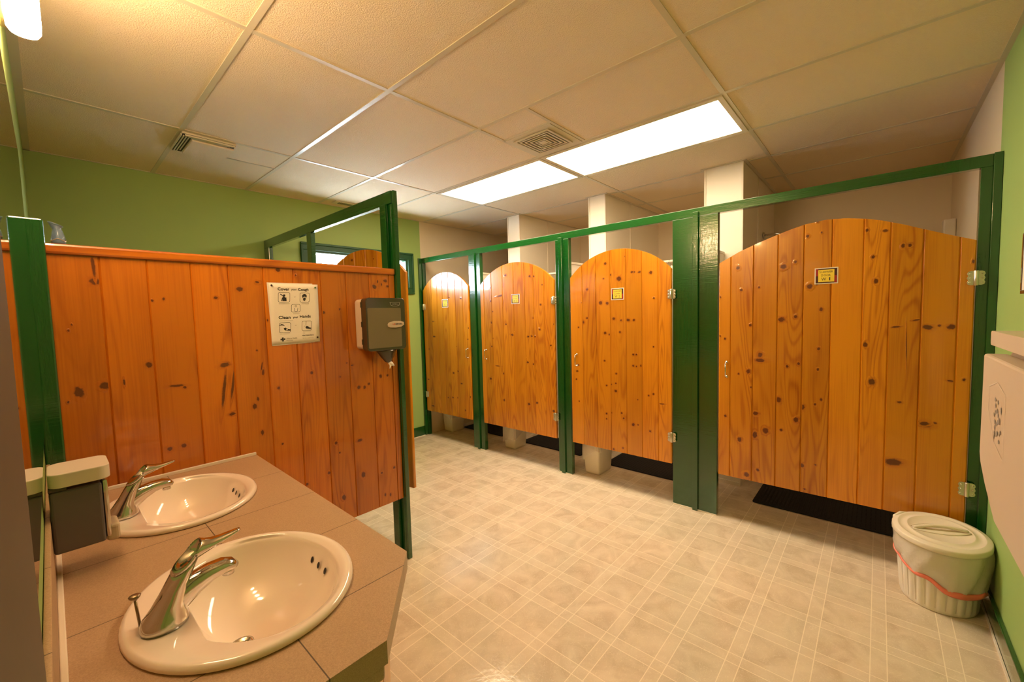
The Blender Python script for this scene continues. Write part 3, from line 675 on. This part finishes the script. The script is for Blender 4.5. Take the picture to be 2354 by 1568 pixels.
# ================================================================== TOILET STALL SIDE
t = thing('pine_partition', 'tall varnished pine plank partition behind the sinks holding the poster', 'partition', (.65, YP+.01, .372))
CP = [XL+.004, .134, .261, .394, .521, .654, .781, .908, 1.037, 1.168, 1.29]
p = MB(); planks(p, YF(YP), CP, .372, lambda a: 1.672, .022, KN_P, step=.12, gr=.0035, dep=.004); p.build('plank_panel', MT['pine2'], t)
MB().woodbox(1.2905, 1.324, YP-.002, YP+.024, .372, 1.672, 'z', .55).build('end_board', MT['pine2'], t)
MB().woodbox(XL+.003, 1.326, YP-.012, YP+.034, 1.6725, 1.7075, 'x', .6, .008).build('top_cap', MT['pine2'], t)
t = thing('stall_frame', 'open dark green timber frame rising above the pine partition, running toward the window', 'frame', (1.34, 3.09, 0))
MB().box(1.320, 1.352, YP-.006, YBK-.001, 2.073, 2.143, .002).build('top_rail', MT['green'], t)
MB().box(1.327, 1.353, YP-.022, YP-.0065, .001, 2.143, .002).build('corner_batten', MT['green'], t)
MB().box(1.3265, 1.352, YP-.006, YP+.028, .001, 2.0725, .002).build('near_post', MT['green'], t)
MB().box(1.308, 1.352, YP+.036, 2.16, .001, 2.0725, .002).build('near_post', MT['green'], t)
MB().box(1.320, 1.352, 3.125, 3.20, .001, 2.0725, .002).build('middle_post', MT['green'], t)
MB().box(1.320, 1.352, 3.985, YBK-.001, .001, 2.0725, .002).build('far_post', MT['green'], t)
hg = Vector((1.388, 3.06)); fe = Vector((1.533, 2.265)); dv = (fe-hg); Ld = dv.length; dv.normalize(); nv = Vector((dv.y, -dv.x))
if nv.x > 0: nv = -nv
def TD(a, b, d): return (hg.x + dv.x*a + nv.x*d, hg.y + dv.y*a + nv.y*d, b)
t = thing('toilet_stall_door', 'pine toilet stall door with an arched top, swung open behind the green post', 'door', (hg.x+dv.x*Ld/2, hg.y+dv.y*Ld/2, .305))
p = MB(); planks(p, TD, [0, .10, .21, .325, .44, .555, .67, .76, Ld], .305, arc_top(Ld/2, Ld/2, 1.72, 1.90), .021, [(.30, 1.84, .012, .010), (.52, 1.83, .004, .006), (.2, 1.78, .008, .014)]); p.build('door_panel', MT['pine'], t)
for z in (1.6, .5): MB().lathe([(.008, -.03), (.008, .03)], (1.362, 3.075, z), 12).box(1.3525, 1.358, 3.07, 3.16, z-.03, z+.03, .001).build('hinge', MT['nickel'], t)

# ================================================================== SINK SIDE
t = thing('wall_post', 'short glossy green post standing against the mirror wall at the counter end', 'post', (-.011, 2.035, .86))
MB().box(XL+.001, .011, 2.008, YP-.004, .842, 1.776, .005).build('post_body', MT['green'], t)
t = thing('wall_mirror', 'large wall mirror beside the sinks, seen edge on', 'mirror', (XL+.004, 1.3, 1.13))
MB().box(XL+.0005, XL+.0085, .507, 1.985, 1.132, 1.965).build('mirror_glass', MT['mirror'], t)
struct(MB().box(XL+.0005, XL+.016, .20, .49, .995, 2.05, .004).build('trim_2', MT['brown']))
struct(MB().box(XL+.0005, XL+.012, .49, .505, .995, 2.05, .003).build('trim_3', MT['cream_pl']))

ZC = .839
OUT = [(XL+.001, .662), (.376, .662), (.566, .880), (.578, YP-.0135), (XL+.001, YP-.0135)]
def ctop():
    """tiled slab with two oval holes"""
    b = bmesh.new()
    vo = [b.verts.new((x, y, ZC)) for x, y in OUT]; eo = [b.edges.new((vo[i], vo[(i+1) % len(vo)])) for i in range(len(vo))]
    es = eo[:]
    for cy in (1.03, 1.712):
        vi = [b.verts.new((x, y, ZC)) for x, y in ell(.257, cy, .190, .224, 40)]
        es += [b.edges.new((vi[i], vi[(i+1) % 40])) for i in range(40)]
    r = bmesh.ops.triangle_fill(b, use_beauty=True, edges=es)
    return b
cb = ctop(); mb = MB(); mb.bm(cb)
n5 = len(OUT)
mb.add([(x, y, ZC) for x, y in OUT] + [(x, y, ZC-.045) for x, y in OUT], [(i, (i+1) % n5, n5+(i+1) % n5, n5+i) for i in range(n5)], 1)
mb.open = True
t = thing('countertop', 'brown tiled washroom countertop with a clipped corner, holding two oval sinks', 'countertop', (.25, 1.35, .78))
mb.build('tiled_slab', [MT['tile'], MT['tile']], t)
MB().box(XL+.012, .372, .665, .68, .765, ZC-.0455, .004).build('front_apron', MT['tile'], t)
MB().box(XL+.001, XL+.010, .60, 2.0, ZC+.0005, .985, .001).build('backsplash', MT['tile'], t)
MB().box(XL+.0101, XL+.020, .662, 2.0, ZC+.0003, ZC+.006, .002).box(.015, .578, YP-.013, YP-.003, ZC-.002, ZC+.011, .002).build('caulk_bead', MT['caulk'], t)
t = thing('vanity_cabinet', 'pine plank vanity cabinet under the tiled countertop', 'cabinet', (.22, 1.35, 0))
CAB = [(XL+.003, .70), (.345, .70), (.520, .905), (.535, YP-.02), (XL+.003, YP-.02)]
m_ = MB()
for i in range(4):
    a = Vector(CAB[i]); c_ = Vector(CAB[i+1]); L_ = (c_-a).length; dd = (c_-a)/L_; nn_ = Vector((dd.y, -dd.x)); k = max(1, round(L_/.088))
    if i == 3: continue
    planks(m_, (lambda a_, b_, d_, A=a, D=dd, Nn=nn_: (A.x+D.x*a_+Nn.x*d_, A.y+D.y*a_+Nn.y*d_, b_)), [L_*j/k for j in range(k+1)], .001, lambda a_: .792, .018, (), step=.2)
m_.build('cabinet_body', MT['pine_raw'], t)

def sink(cy, label):
    cx = .257
    t = thing('oval_sink', label, 'sink', (cx, cy, ZC), 'oval drop-in sinks')
    n = 72; dx, dy = cx-.022, cy
    V = []; R_ = []
    def outer(s_, z): return [(cx+.209*s_*math.cos(2*PI*j/n), cy+.243*s_*math.sin(2*PI*j/n), z) for j in range(n)]
    def inner(s_, z):
        P = []
        for j in range(n):
            a = 2*PI*j/n; x = .022 + .150*math.cos(a); y = .207*math.sin(a)
            xm = -.100
            if x < xm + .0: x = xm + (x-xm)*.06
            P.append((dx + (cx+x-dx)*s_, dy + y*s_, z))
        return P
    R_ += [outer(.985, ZC+.0006), outer(1.0, ZC+.004), outer(.995, ZC+.010), outer(.975, ZC+.0145), outer(.95, ZC+.0155), outer(.90, ZC+.013)]
    R_ += [inner(1.035, ZC+.0105), inner(1.01, ZC+.0085), inner(.99, ZC+.002)]
    for s_, z in ((.965, -.012), (.93, -.028), (.88, -.046), (.80, -.066), (.68, -.086), (.52, -.101), (.36, -.110), (.22, -.115), (.105, -.118)): R_.append(inner(s_, ZC+z))
    V = [p for r in R_ for p in r]; Fq = [(i*n+j, i*n+(j+1) % n, (i+1)*n+(j+1) % n, (i+1)*n+j) for i in range(len(R_)-1) for j in range(n)]
    mb = MB(); mb.add(V, Fq, 0, True); mb.open = True; mb.build('basin', MT['porc'], t)
    MB().lathe([(.024, -.1182), (.0235, -.1155), (.018, -.1152), (.0165, -.1175), (.004, -.1165)], (dx+.002, cy, ZC), 28).build('drain', MT['chrome'], t)
    for j, yy in enumerate((.045, .008, -.029)):
        P = []
        c0 = Vector((cx+.159, cy+yy, ZC-.026)); nrm = Vector((-.93, 0, .37)).normalized(); up = Vector((.37, 0, .93)).normalized()
        for q in range(12): P.append(tuple(c0 + nrm*.0048 + Vector((0, 1, 0))*.0062*math.cos(q*PI/6) + up*.0078*math.sin(q*PI/6)))
        MB().add(P, [tuple(range(12))], 0).build('overflow_hole', MT['dark'], t)
    return t
def faucet(Y, label):
    t = thing('faucet', label, 'faucet', (.112, Y, ZC+.013), 'single lever faucets')
    zb = ZC+.0135
    b = MB(); b.loft([(.113, zb, 0, .044, .026), (.113, zb+.004, 0, .045, .027)], Y) if False else None
    # base flange plus slanted column; sections run upward so thickness axis is horizontal (tilt = -90 deg)
    q = -PI/2
    b.loft([(.112, zb, q, .036, .037), (.112, zb+.007, q, .036, .037), (.113, zb+.018, q, .0325, .034), (.119, zb+.038, q+.25, .0285, .0295), (.131, zb+.066, q+.42, .0262, .0268), (.145, zb+.094, q+.48, .0255, .0262), (.149, zb+.101, q+.48, .0245, .025)], Y, 28, e=2.3)
    b.build('faucet_body', MT['chrome'], t)
    s_ = MB(); s_.loft([(.118, zb+.026, .55, .023, .028), (.138, zb+.042, .48, .0225, .026), (.162, zb+.057, .38, .022, .021), (.188, zb+.067, .20, .0215, .0165), (.210, zb+.070, -.02, .0205, .014), (.225, zb+.067, -.30, .018, .0115), (.234, zb+.062, -.6, .011, .006)], Y, 26, e=2.6)
    s_.lathe([(.011, -.014), (.011, 0)], (.219, Y, zb+.062), 14); s_.build('spout', MT['chrome'], t)
    h_ = MB(); h_.loft([(.149, zb+.1025, q+.48, .0258, .0262), (.153, zb+.112, q+.58, .0262, .0270), (.159, zb+.121, q+.85, .0258, .0250), (.169, zb+.124, -.45, .0240, .0195), (.181, zb+.1255, -.22, .0210, .0135), (.195, zb+.1265, -.05, .0175, .0090), (.210, zb+.1285, .08, .0145, .0062), (.225, zb+.131, .15, .0120, .0046), (.238, zb+.1335, .2, .0092, .0034), (.245, zb+.135, .2, .005, .002)], Y, 26)
    h_.build('lever_handle', MT['chrome'], t)
    r_ = MB().tube([(.080, Y+.030, zb-.001), (.076, Y+.033, zb+.055)], .0024, 8).lathe([(.003, -.006), (.0085, 0), (.0095, .003), (.006, .005)], (.076, Y+.033, zb+.058), 14)
    r_.build('lift_rod', MT['brass'], t)
    return t
sink(1.03, 'large oval white sink nearest the camera'); sink(1.712, 'oval white sink farther away, beside the pine partition')
faucet(1.015, 'chrome single lever faucet on the nearest sink'); faucet(1.697, 'chrome single lever faucet on the sink beside the pine partition')

t = thing('soap_dispenser', 'grey wall soap dispenser with a white lid between the two sinks', 'dispenser', (.02, 1.44, .90))
fy = 1.395
MB().box(XL+.0105, .062, fy, fy+.105, .905, 1.052, .006, seg=3).build('soap_tank', MT['grey_pl'], t)
MB().box(XL+.0100, .004, fy+.0, fy+.105, 1.0525, 1.060, .001).build('dark_band', MT['smoke'], t)
m_ = MB().prism(rrect(XL+.0102, .078, fy-.008, fy+.114, .022, 7), ZT(1.0605), 0, .033, bev=.005); m_.build('lid', MT['white_pl'], t)
MB().box(.0625, .072, fy+.004, fy+.10, .912, 1.055, .004).build('front_bracket', MT['chrome'], t)
MB().box(.0625, .088, fy+.015, fy+.085, .895, .937, .008, seg=3).build('push_lever', MT['cream_pl'], t)

t = thing('vanity_light', 'four-lamp vanity wall light with frosted glass shades above the mirror', 'wall light', (XL+.02, 1.45, 2.16))
MB().box(XL+.0005, XL+.012, 1.07, 1.83, 2.26, 2.36, .003).build('backplate', MT['brass'], t)
for k in range(4):
    yy = 1.755 - .2*k
    a = MB().box(XL+.012, .012, yy-.045, yy-.035, 2.298, 2.312, .002).build('lamp_bracket', MT['brass'], t)
    o = MB().lathe([(.018, 2.225), (.027, 2.228), (.0325, 2.238), (.0335, 2.26), (.0335, 2.40), (.030, 2.413), (.018, 2.418)], (.0085, yy, 0), 28, sx=1.0, sy=1.0).build('lamp_shade', MT['lamp'], t)

# poster with sheets behind
def PF(u0, z0):   # poster frame: u to the right (m), v up, from the top left corner; slight tilt
    an = math.radians(-.6)
    return lambda u, v, d: (u0 + u*math.cos(an) - v*math.sin(an), YP - .0008 - d, z0 + u*math.sin(an)*-1 + v*math.cos(an))
fr = PF(.674, 1.600)
PW, PH = .217, .279
t = thing('paper_sheets', 'older white sheets peeking out behind the handwashing poster', 'paper', (.78, YP, 1.31))
MB().prism([(0, 0), (.2, 0), (.2, -.285), (.010, -.288)], lambda u, v, d: PF(.6665, 1.604)(u, v, d), 0, .0012).build('back_sheet', MT['paper'], t)
m_ = MB(); f0 = PF(.6665, 1.604)
for v, w_, h_ in ((-.148, .004, .004), (-.162, .003, .002), (-.24, .004, .002), (-.256, .005, .005), (-.266, .004, .003), (-.225, .006, .001)): flat(m_, rrect(.006+abs(v)*.02, .006+abs(v)*.02+w_, v, v+h_, min(w_, h_)*.4, 2), f0, .00135)
m_.build('print', MT['ink'], t)
t = thing('handwashing_poster', 'white poster reading Cover your Cough and Clean your Hands, pinned on pine planks', 'poster', (.78, YP, 1.32))
nU, nV = 10, 14; V = []; Fq = []
def curl(u, v): return   .0022 + .0005*max(0, (-v/PH-.85))/.15*max(0, 1-u/.1)
for i in range(nU+1):
    for j in range(nV+1): V.append(fr(PW*i/nU, -PH*j/nV, curl(PW*i/nU, -PH*j/nV)))
for i in range(nU):
    for j in range(nV): Fq.append((i*(nV+1)+j, (i+1)*(nV+1)+j, (i+1)*(nV+1)+j+1, i*(nV+1)+j+1))
o = MB().add(V, Fq, 0, True).build('poster_sheet', MT['paper'], t); md = o.modifiers.new('thickness', 'SOLIDIFY'); md.thickness = .0004; md.offset = 0
D = .0030
def pu(x, y):   # poster coordinates from page fractions
    return ((x-18 - (y-105)*.055)/1090*PW*1.0, -(y-100)/1370*PH)
m_ = MB()
def T(body, x0, x1, y0, y1, mi=0, bold=.0003):
    a = pu(x0, y1); b_ = pu(x1, y0); a2 = pu(x1, y1)
    put_text(m_, body, fr, (a[0]+a2[0])/2, (a[1]+b_[1])/2, abs(a2[0]-a[0]), abs(b_[1]-a[1]), D, mi, bold)
T('Cover', 205, 455, 188, 252, bold=.0008); T('your', 500, 622, 212, 262, bold=.0003); T('Cough', 655, 893, 196, 270, bold=.0008)
T('Clean', 230, 487, 832, 898, bold=.0008); T('your', 543, 658, 855, 905, bold=.0003); T('Hands', 698, 948, 822, 885, bold=.0008)
T('or', 562, 604, 388, 408, 1, 0); T('or', 590, 632, 1046, 1066, 1, 0)
T('Alberta Health', 402, 640, 1332, 1366, 1); T('Services', 402, 545, 1374, 1402, 1)
T('HEALTHLink Alberta', 760, 1028, 1288, 1312, 0, .0002); T('24 hr toll-free', 768, 1020, 1352, 1378, 1, 0)
def Q(P): return [pu(*p) for p in P]
def bar(x0, x1, y0, y1, mi=1): flat(m_, Q([(x0, y1), (x1, y1), (x1, y0), (x0, y0)]), fr, D, mi)
for x0, x1, ys in ((230, 468, (543, 558)), (735, 905, (545, 560)), (545, 690, (772, 788)), (240, 545, (940,)), (262, 478, (1238,)), (770, 960, (1205,)), (770, 820, (1222, 1258))):
    for y in ys: bar(x0, x1, y, y+4, 1)
for x0, x1, y0, y1, sk in ((216, 472, 290, 520, 0), (692, 918, 298, 522, 0), (503, 705, 565, 752, 0), (246, 496, 980, 1214, 0), (746, 976, 960, 1190, 0)):
    A = rrect(x0, x1, y0, y1, 38, 5); B = rrect(x0+7, x1-7, y0+7, y1-7, 33, 5); ringp(m_, Q(A), Q(B), fr, D, 0)
def blob(P, mi=0, d=D): flat(m_, Q(P), fr, d, mi)
blob([(258, 330), (272, 328), (375, 415), (392, 405), (400, 495), (315, 495), (312, 440), (305, 495), (283, 492), (300, 415), (330, 395), (262, 345)]); blob(ell(345, 365, 26, 26, 14))
blob(ell(800, 380, 54, 54, 20)); blob(ell(802, 428, 34, 38, 16), 2, D+.0003); blob([(762, 440), (790, 410), (830, 415), (826, 460), (808, 492), (775, 480)], 0, D+.0006)
A = ell(605, 610, 22, 24, 14); B = ell(605, 610, 16, 18, 14); ringp(m_, Q(A), Q(B), fr, D, 0)
for P in ([(566, 655), (573, 653), (590, 735), (583, 737)], [(655, 655), (648, 653), (630, 735), (637, 737)], [(583, 737), (637, 737), (630, 744), (590, 744)]): blob(P)
blob([(250, 1032), (300, 1020), (345, 1030), (362, 1055), (340, 1050), (300, 1042), (250, 1050)]); blob(ell(300, 1020, 12, 8, 10))
blob([(340, 1110), (375, 1095), (420, 1115), (440, 1135), (492, 1142), (490, 1172), (430, 1165), (375, 1160), (345, 1135)], 0); blob([(395, 1120), (425, 1125), (430, 1145), (400, 1155)], 2, D+.0003)
blob([(836, 965), (850, 965), (848, 1070), (834, 1070)], 1); blob([(828, 1105), (860, 1078), (900, 1095), (912, 1115), (962, 1128), (958, 1155), (900, 1150), (845, 1140)]); blob([(800, 1080), (822, 1080), (822, 1086), (800, 1086)])
for cx, cy in ((325, 1362), (322, 1332), (327, 1393), (290, 1362), (362, 1358)): blob([(cx-17, cy-15), (cx+17, cy-15), (cx+17, cy+15), (cx-17, cy+15)])
m_.build('print', [MT['ink'], MT['inkg'], MT['paper']], t)
for x, y, k in ((72, 140, 'pin_d'), (1052, 172, 'pin_g'), (1118, 1365, 'pin_d')):
    u, v = pu(x, y); c_ = fr(u, v, D)
    MB().lathe([(.0042, 0), (.0045, -.002), (.003, -.0045)], c_, 14, ax='y').build('push_pin', MT[k], t)

# centre-pull towel dispenser
t = thing('paper_towel_dispenser', 'smoky brown paper towel dispenser on the end of the pine partition', 'dispenser', (1.19, YP, 1.26))
fD = 1.932
m_ = MB().prism(rrect(1.078, 1.293, 1.268, 1.531, .02), YF(YP-.003), .0, .078, bev=.006); m_.build('back_housing', MT['cream_pl'], t)
m_ = MB().prism(rrect(1.069, 1.299, 1.260, 1.536, .022), YF(2.012-.0265), .0, .052, bev=.010); m_.build('front_cover', MT['smoke'], t)
m_ = MB().prism(rrect(1.076, 1.271, 1.275, 1.483, .006), YF(fD+.0012), .0, .0016); m_.build('towel_roll_window', MT['roll'], t)
fo = lambda u, v, d: (u, fD - .0008 - d, v)
m_ = MB().prism([(1.186, 1.395), (1.193, 1.405), (1.225, 1.413), (1.265, 1.412), (1.284, 1.406), (1.286, 1.392), (1.270, 1.382), (1.235, 1.377), (1.20, 1.379), (1.188, 1.385)], fo, .0, .004, bev=.0012); o = m_.build('name_plate', MT['cream_pl'], t)
m_ = MB(); put_text(m_, 'US', fo, 1.222, 1.396, .015, .0085, .0045, 0, .0006); put_text(m_, 'ERVIN', fo, 1.2525, 1.396, .040, .009, .0045, 1, .0006); m_.build('logo_print', [MT['logo_r'], MT['logo_b']], o)
m_ = MB(); ringp(m_, [(1.205, 1.512), (1.268, 1.512), (1.262, 1.496), (1.248, 1.492), (1.225, 1.492), (1.212, 1.496)], [(1.208, 1.5105), (1.265, 1.5105), (1.260, 1.4975), (1.247, 1.4935), (1.226, 1.4935), (1.213, 1.4975)], fo, .0, 0)
put_text(m_, 'OPEN', fo, 1.237, 1.503, .034, .006, 0, 0); put_text(m_, 'WILSON', fo, 1.243, 1.323, .024, .005, .0014, 0)if False else None
m_.build('embossed_badge', MT['inkg'], t)
m_ = MB(); V = []; n = 24
for k, (rx, ry, z, cy) in enumerate(((.062, .034, 1.2595, 1.968), (.055, .032, 1.250, 1.968), (.036, .024, 1.220, 1.968), (.018, .016, 1.197, 1.968), (.011, .011, 1.192, 1.968))):
    V += [(1.196+.004*k*.5 + rx*math.cos(2*PI*j/n), cy + ry*math.sin(2*PI*j/n), z) for j in range(n)]
m_.add(V, [(i*n+j, i*n+(j+1) % n, (i+1)*n+(j+1) % n, (i+1)*n+j) for i in range(4) for j in range(n)] + [tuple(range(n))], 0, True); m_.build('outlet_funnel', MT['smoke'], t)
m_ = MB(); m_.tube([(1.202, 1.966, 1.196), (1.214, 1.958, 1.184), (1.228, 1.952, 1.172)], [.007, .012, .003], 7).tube([(1.202, 1.964, 1.194), (1.208, 1.955, 1.175), (1.200, 1.95, 1.160)], [.006, .005, .002], 6); m_.build('paper_tail', MT['paper'], t)
for z in (1.50, 1.40, 1.31): MB().box(1.0655, 1.071, 1.975, 1.984, z-.014, z+.014, .001).build('cover_clip', MT['smoke'], t)

# vase on the partition cap
t = thing('glass_vase', 'small frosted blue glass vase with a slanted rim on top of the pine partition', 'vase', (.042, YP+.012, 1.708))
prof = [(.016, .0), (.0175, .002), (.0180, .010), (.0172, .022), (.0140, .036), (.0118, .046), (.0125, .054), (.0165, .062), (.0185, .0655)]
V = []; n = 28; pr_ = prof + [(r-.0018, h) for r, h in prof[::-1][:-1]]
for r, h in pr_:
    for j in range(n):
        a = 2*PI*j/n; x = r*math.cos(a); V.append((.042 + x - (.004 if h > .05 else 0), YP+.012 + r*math.sin(a), 1.7085 + h - x*.42*max(0, (h-.04)/.026)))
MB().add(V, [(i*n+j, i*n+(j+1) % n, (i+1)*n+(j+1) % n, (i+1)*n+j) for i in range(len(pr_)-1) for j in range(n)] + [tuple(range(n))], 0, True).build('vase_body', MT['blueglass'], t)
MB().tube([(.042+.0182*math.cos(a*PI/10), YP+.012+.0182*math.sin(a*PI/10), 1.7085+.012+.003*math.sin(a*PI/3.3)) for a in range(10, 21)], .0008, 6).build('gold_band', MT['gold'], t)

# ================================================================== RIGHT WALL AND CORNER
t = thing('baby_changing_station', 'folded cream plastic baby changing station on the right wall', 'changing station', (1.9, YR, .73))
xa, xb = 1.42, 2.335
m_ = MB().prism(rrect(xa, xb+.03, .75, 1.245, .03), YB_(YR), .001, .05, bev=.006); m_.build('wall_shell', MT['cream_pl'], t)
m_ = MB().prism([(xa, 1.238), (xb, 1.238), (xb+.002, 1.0), (xb+.004, .86), (xb-.02, .825), (xb-.12, .77), (xb-.3, .70), (xa, .70)], YB_(YR), .055, .118, bev=.008); m_.build('bed_panel', MT['cream_pl'], t)
m_ = MB().prism(rrect(xa, xb+.035, 1.268, 1.322, .012), YB_(YR), .001, .098, bev=.006); m_.build('top_hinge_bar', MT['cream_pl'], t)
m_ = MB().prism(rrect(xa+.1, xb+.012, .675, .86, .06), YB_(YR), .001, .0545, bev=.015); m_.build('strap_tray', MT['cream_pl'], t)
fb = lambda u, v, d: (u, YR+.1185+d, v)
m_ = MB(); P = [(2.205, 1.135), (2.205, 1.05), (2.10, .96), (1.95, .93), (1.95, 1.14), (2.08, 1.165)]; Qq = [(2.202, 1.131), (2.202, 1.052), (2.099, .964), (1.953, .934), (1.953, 1.136), (2.08, 1.161)]
ringp(m_, P, Qq, fb, .0005); m_.build('embossed_outline', MT['white_pl'], t)
m_ = MB()
rnd = random.Random(5)
for k in range(22):
    cx = 2.09 - .04*(k % 3) + rnd.uniform(-.012, .012); cz = 1.10 - .012*(k//2) + rnd.uniform(-.006, .006); flat(m_, [(cx + (.007+rnd.uniform(0, .006))*math.cos(q*PI/3), cz + (.006+rnd.uniform(0, .004))*math.sin(q*PI/3)) for q in range(6)], fb, .0008+k*2e-5)
m_.build('worn_print', MT['worn'], t)
MB().box(xb-.004, xb+.004, YR+.06, YR+.075, 1.03, 1.05, .001).build('latch_hole', MT['dark'], t)

t = thing('picture_frame', 'dark picture frame on the right wall, only its edge in view', 'picture', (2.40, YR, 1.46))
m_ = MB()
m_.box(2.25, 2.515, YR+.001, YR+.010, 1.458, 1.473, .002); m_.box(2.25, 2.515, YR+.001, YR+.010, 1.675, 1.69, .002); m_.box(2.25, 2.265, YR+.001, YR+.010, 1.473, 1.675); m_.box(2.500, 2.515, YR+.001, YR+.010, 1.473, 1.675)
m_.build('frame_moulding', MT['smoke'], t); MB().box(2.265, 2.500, YR+.001, YR+.008, 1.473, 1.675).build('picture_sheet', MT['paper'], t)

# lidded bin
BX, BY = 2.775, -.243
t = thing('lidded_bin', 'round white ribbed bin with a lid and pink-edged bag in the right corner', 'bin', (BX, BY, 0))
n = 96; V = []
for r, z, fl in ((.128, .001, 0), (.131, .006, 0), (.1325, .02, .007), (.139, .12, .007), (.146, .20, .006), (.149, .215, 0), (.158, .30, 0), (.161, .312, 0), (.153, .312, 0), (.13, .02, 0)):
    V += [((BX + (r+fl*(abs(math.cos(12*2*PI*j/n/1)) - .5))*math.cos(2*PI*j/n)), BY + (r+fl*(abs(math.cos(12*2*PI*j/n)) - .5))*math.sin(2*PI*j/n), z) for j in range(n)]
MB().add(V, [(i*n+j, i*n+(j+1) % n, (i+1)*n+(j+1) % n, (i+1)*n+j) for i in range(9) for j in range(n)] + [tuple(range(n))[::-1], tuple(9*n+j for j in range(n))], 0, True).build('bin_body', MT['bin'], t)
def bag_low(a): return .168 - .055*math.cos(a - math.radians(235)) + .006*math.sin(5*a) + .004*math.sin(9*a+1)
V = []; rows = 8
for j in range(n):
    a = 2*PI*j/n
    for r in range(rows):
        q = r/(rows-1); z = .314 + (bag_low(a)-.314)*q; rad = .1635 + .006*math.sin(q*PI) - .012*q + .006*q*math.sin(7*a+3*q) + .0035*math.sin(17*a+9*q)*q + .002*math.sin(13*a+5*q) + .016*math.exp(-((a-math.radians(262))/.16)**2)*math.exp(-((q-.25)/.25)**2)
        rad = min(rad, (BY-YR-.003)/max(.02, -math.sin(a)) if math.sin(a) < 0 else 9)
        V.append((BX+rad*math.cos(a), BY+rad*math.sin(a), z))
m_ = MB(); m_.add(V, [(j*rows+r, ((j+1) % n)*rows+r, ((j+1) % n)*rows+r+1, j*rows+r+1) for j in range(n) for r in range(rows-1)], 0, True); m_.open = True; bag = m_.build('bin_bag', MT['bag'], t)
V = []
for j in range(n):
    a = 2*PI*j/n; z = bag_low(a); rad = .1545 + .0035*math.sin(7*a+3) + .002*math.sin(13*a+5)
    wv = .011 + .004*math.sin(2*a+.6)
    for dz, dr in ((wv, .0), (wv*.3, .0035), (-wv*.5, .0035), (-wv, 0)): V.append((BX+(rad+dr)*math.cos(a), BY+(rad+dr)*math.sin(a), z+dz))
m_ = MB(); m_.add(V, [(j*4+r, ((j+1) % n)*4+r, ((j+1) % n)*4+(r+1) % 4, j*4+(r+1) % 4) for j in range(n) for r in range(4)], 0, True); m_.build('drawstring_hem', MT['pink'], bag)
def tilt(x, z): return z + .10*(x - (BX-.17))
def lid_l(prof, sx=1., sy=1., cx=0, cy=0, nn=64):
    V = []
    for r, h in prof:
        for j in range(nn):
            x = BX+cx+r*sx*math.cos(2*PI*j/nn); V.append((x, BY+cy+r*sy*math.sin(2*PI*j/nn), tilt(x, h)))
    return V, [(i*nn+j, i*nn+(j+1) % nn, (i+1)*nn+(j+1) % nn, (i+1)*nn+j) for i in range(len(prof)-1) for j in range(nn)] + [tuple((len(prof)-1)*nn+j for j in range(nn)), tuple(range(nn))[::-1]]
V, Fq = lid_l([(.164, .302), (.1695, .300), (.1705, .306), (.1695, .322), (.166, .326), (.155, .327), (.150, .331), (.147, .331), (.142, .327), (.120, .329), (.116, .333), (.112, .333), (.108, .329), (.05, .331), (.02, .331)])
lid = MB().add(V, Fq, 0, True).build('bin_lid', MT['white_pl'], t)
m_ = MB(); e1 = Vector((.35, -.94)).normalized()
for s_ in (-1, 1):
    P = [(BX + e1.x*q*.105 - e1.y*s_*(.012+.03*max(0, 1-(q*1.0)**2)), BY + e1.y*q*.105 + e1.x*s_*(.012+.03*max(0, 1-q*q))) for q in [i/8-1 for i in range(17)]]
    m_.tube([(x, y, tilt(x, .332)) for x, y in P], .0035, 8)
P = [(BX + e1.x*q*.1, BY+e1.y*q*.1) for q in [i/8-1 for i in range(17)]]
m_.tube([(x, y, tilt(x, .331 + .016*(1-(i/8-1)**2))) for i, (x, y) in enumerate(P)], .008, 10); m_.build('grip_ridge', MT['white_pl'], lid)
m_ = MB().tube([(BX+.02, BY+.165, .30), (BX+.06, BY+.158, .345), (BX+.10, BY+.135, .352), (BX+.135, BY+.105, .345), (BX+.145, BY+.08, .31)], [.004, .007, .008, .007, .004], 8); m_.build('carry_handle', MT['bin'], t)
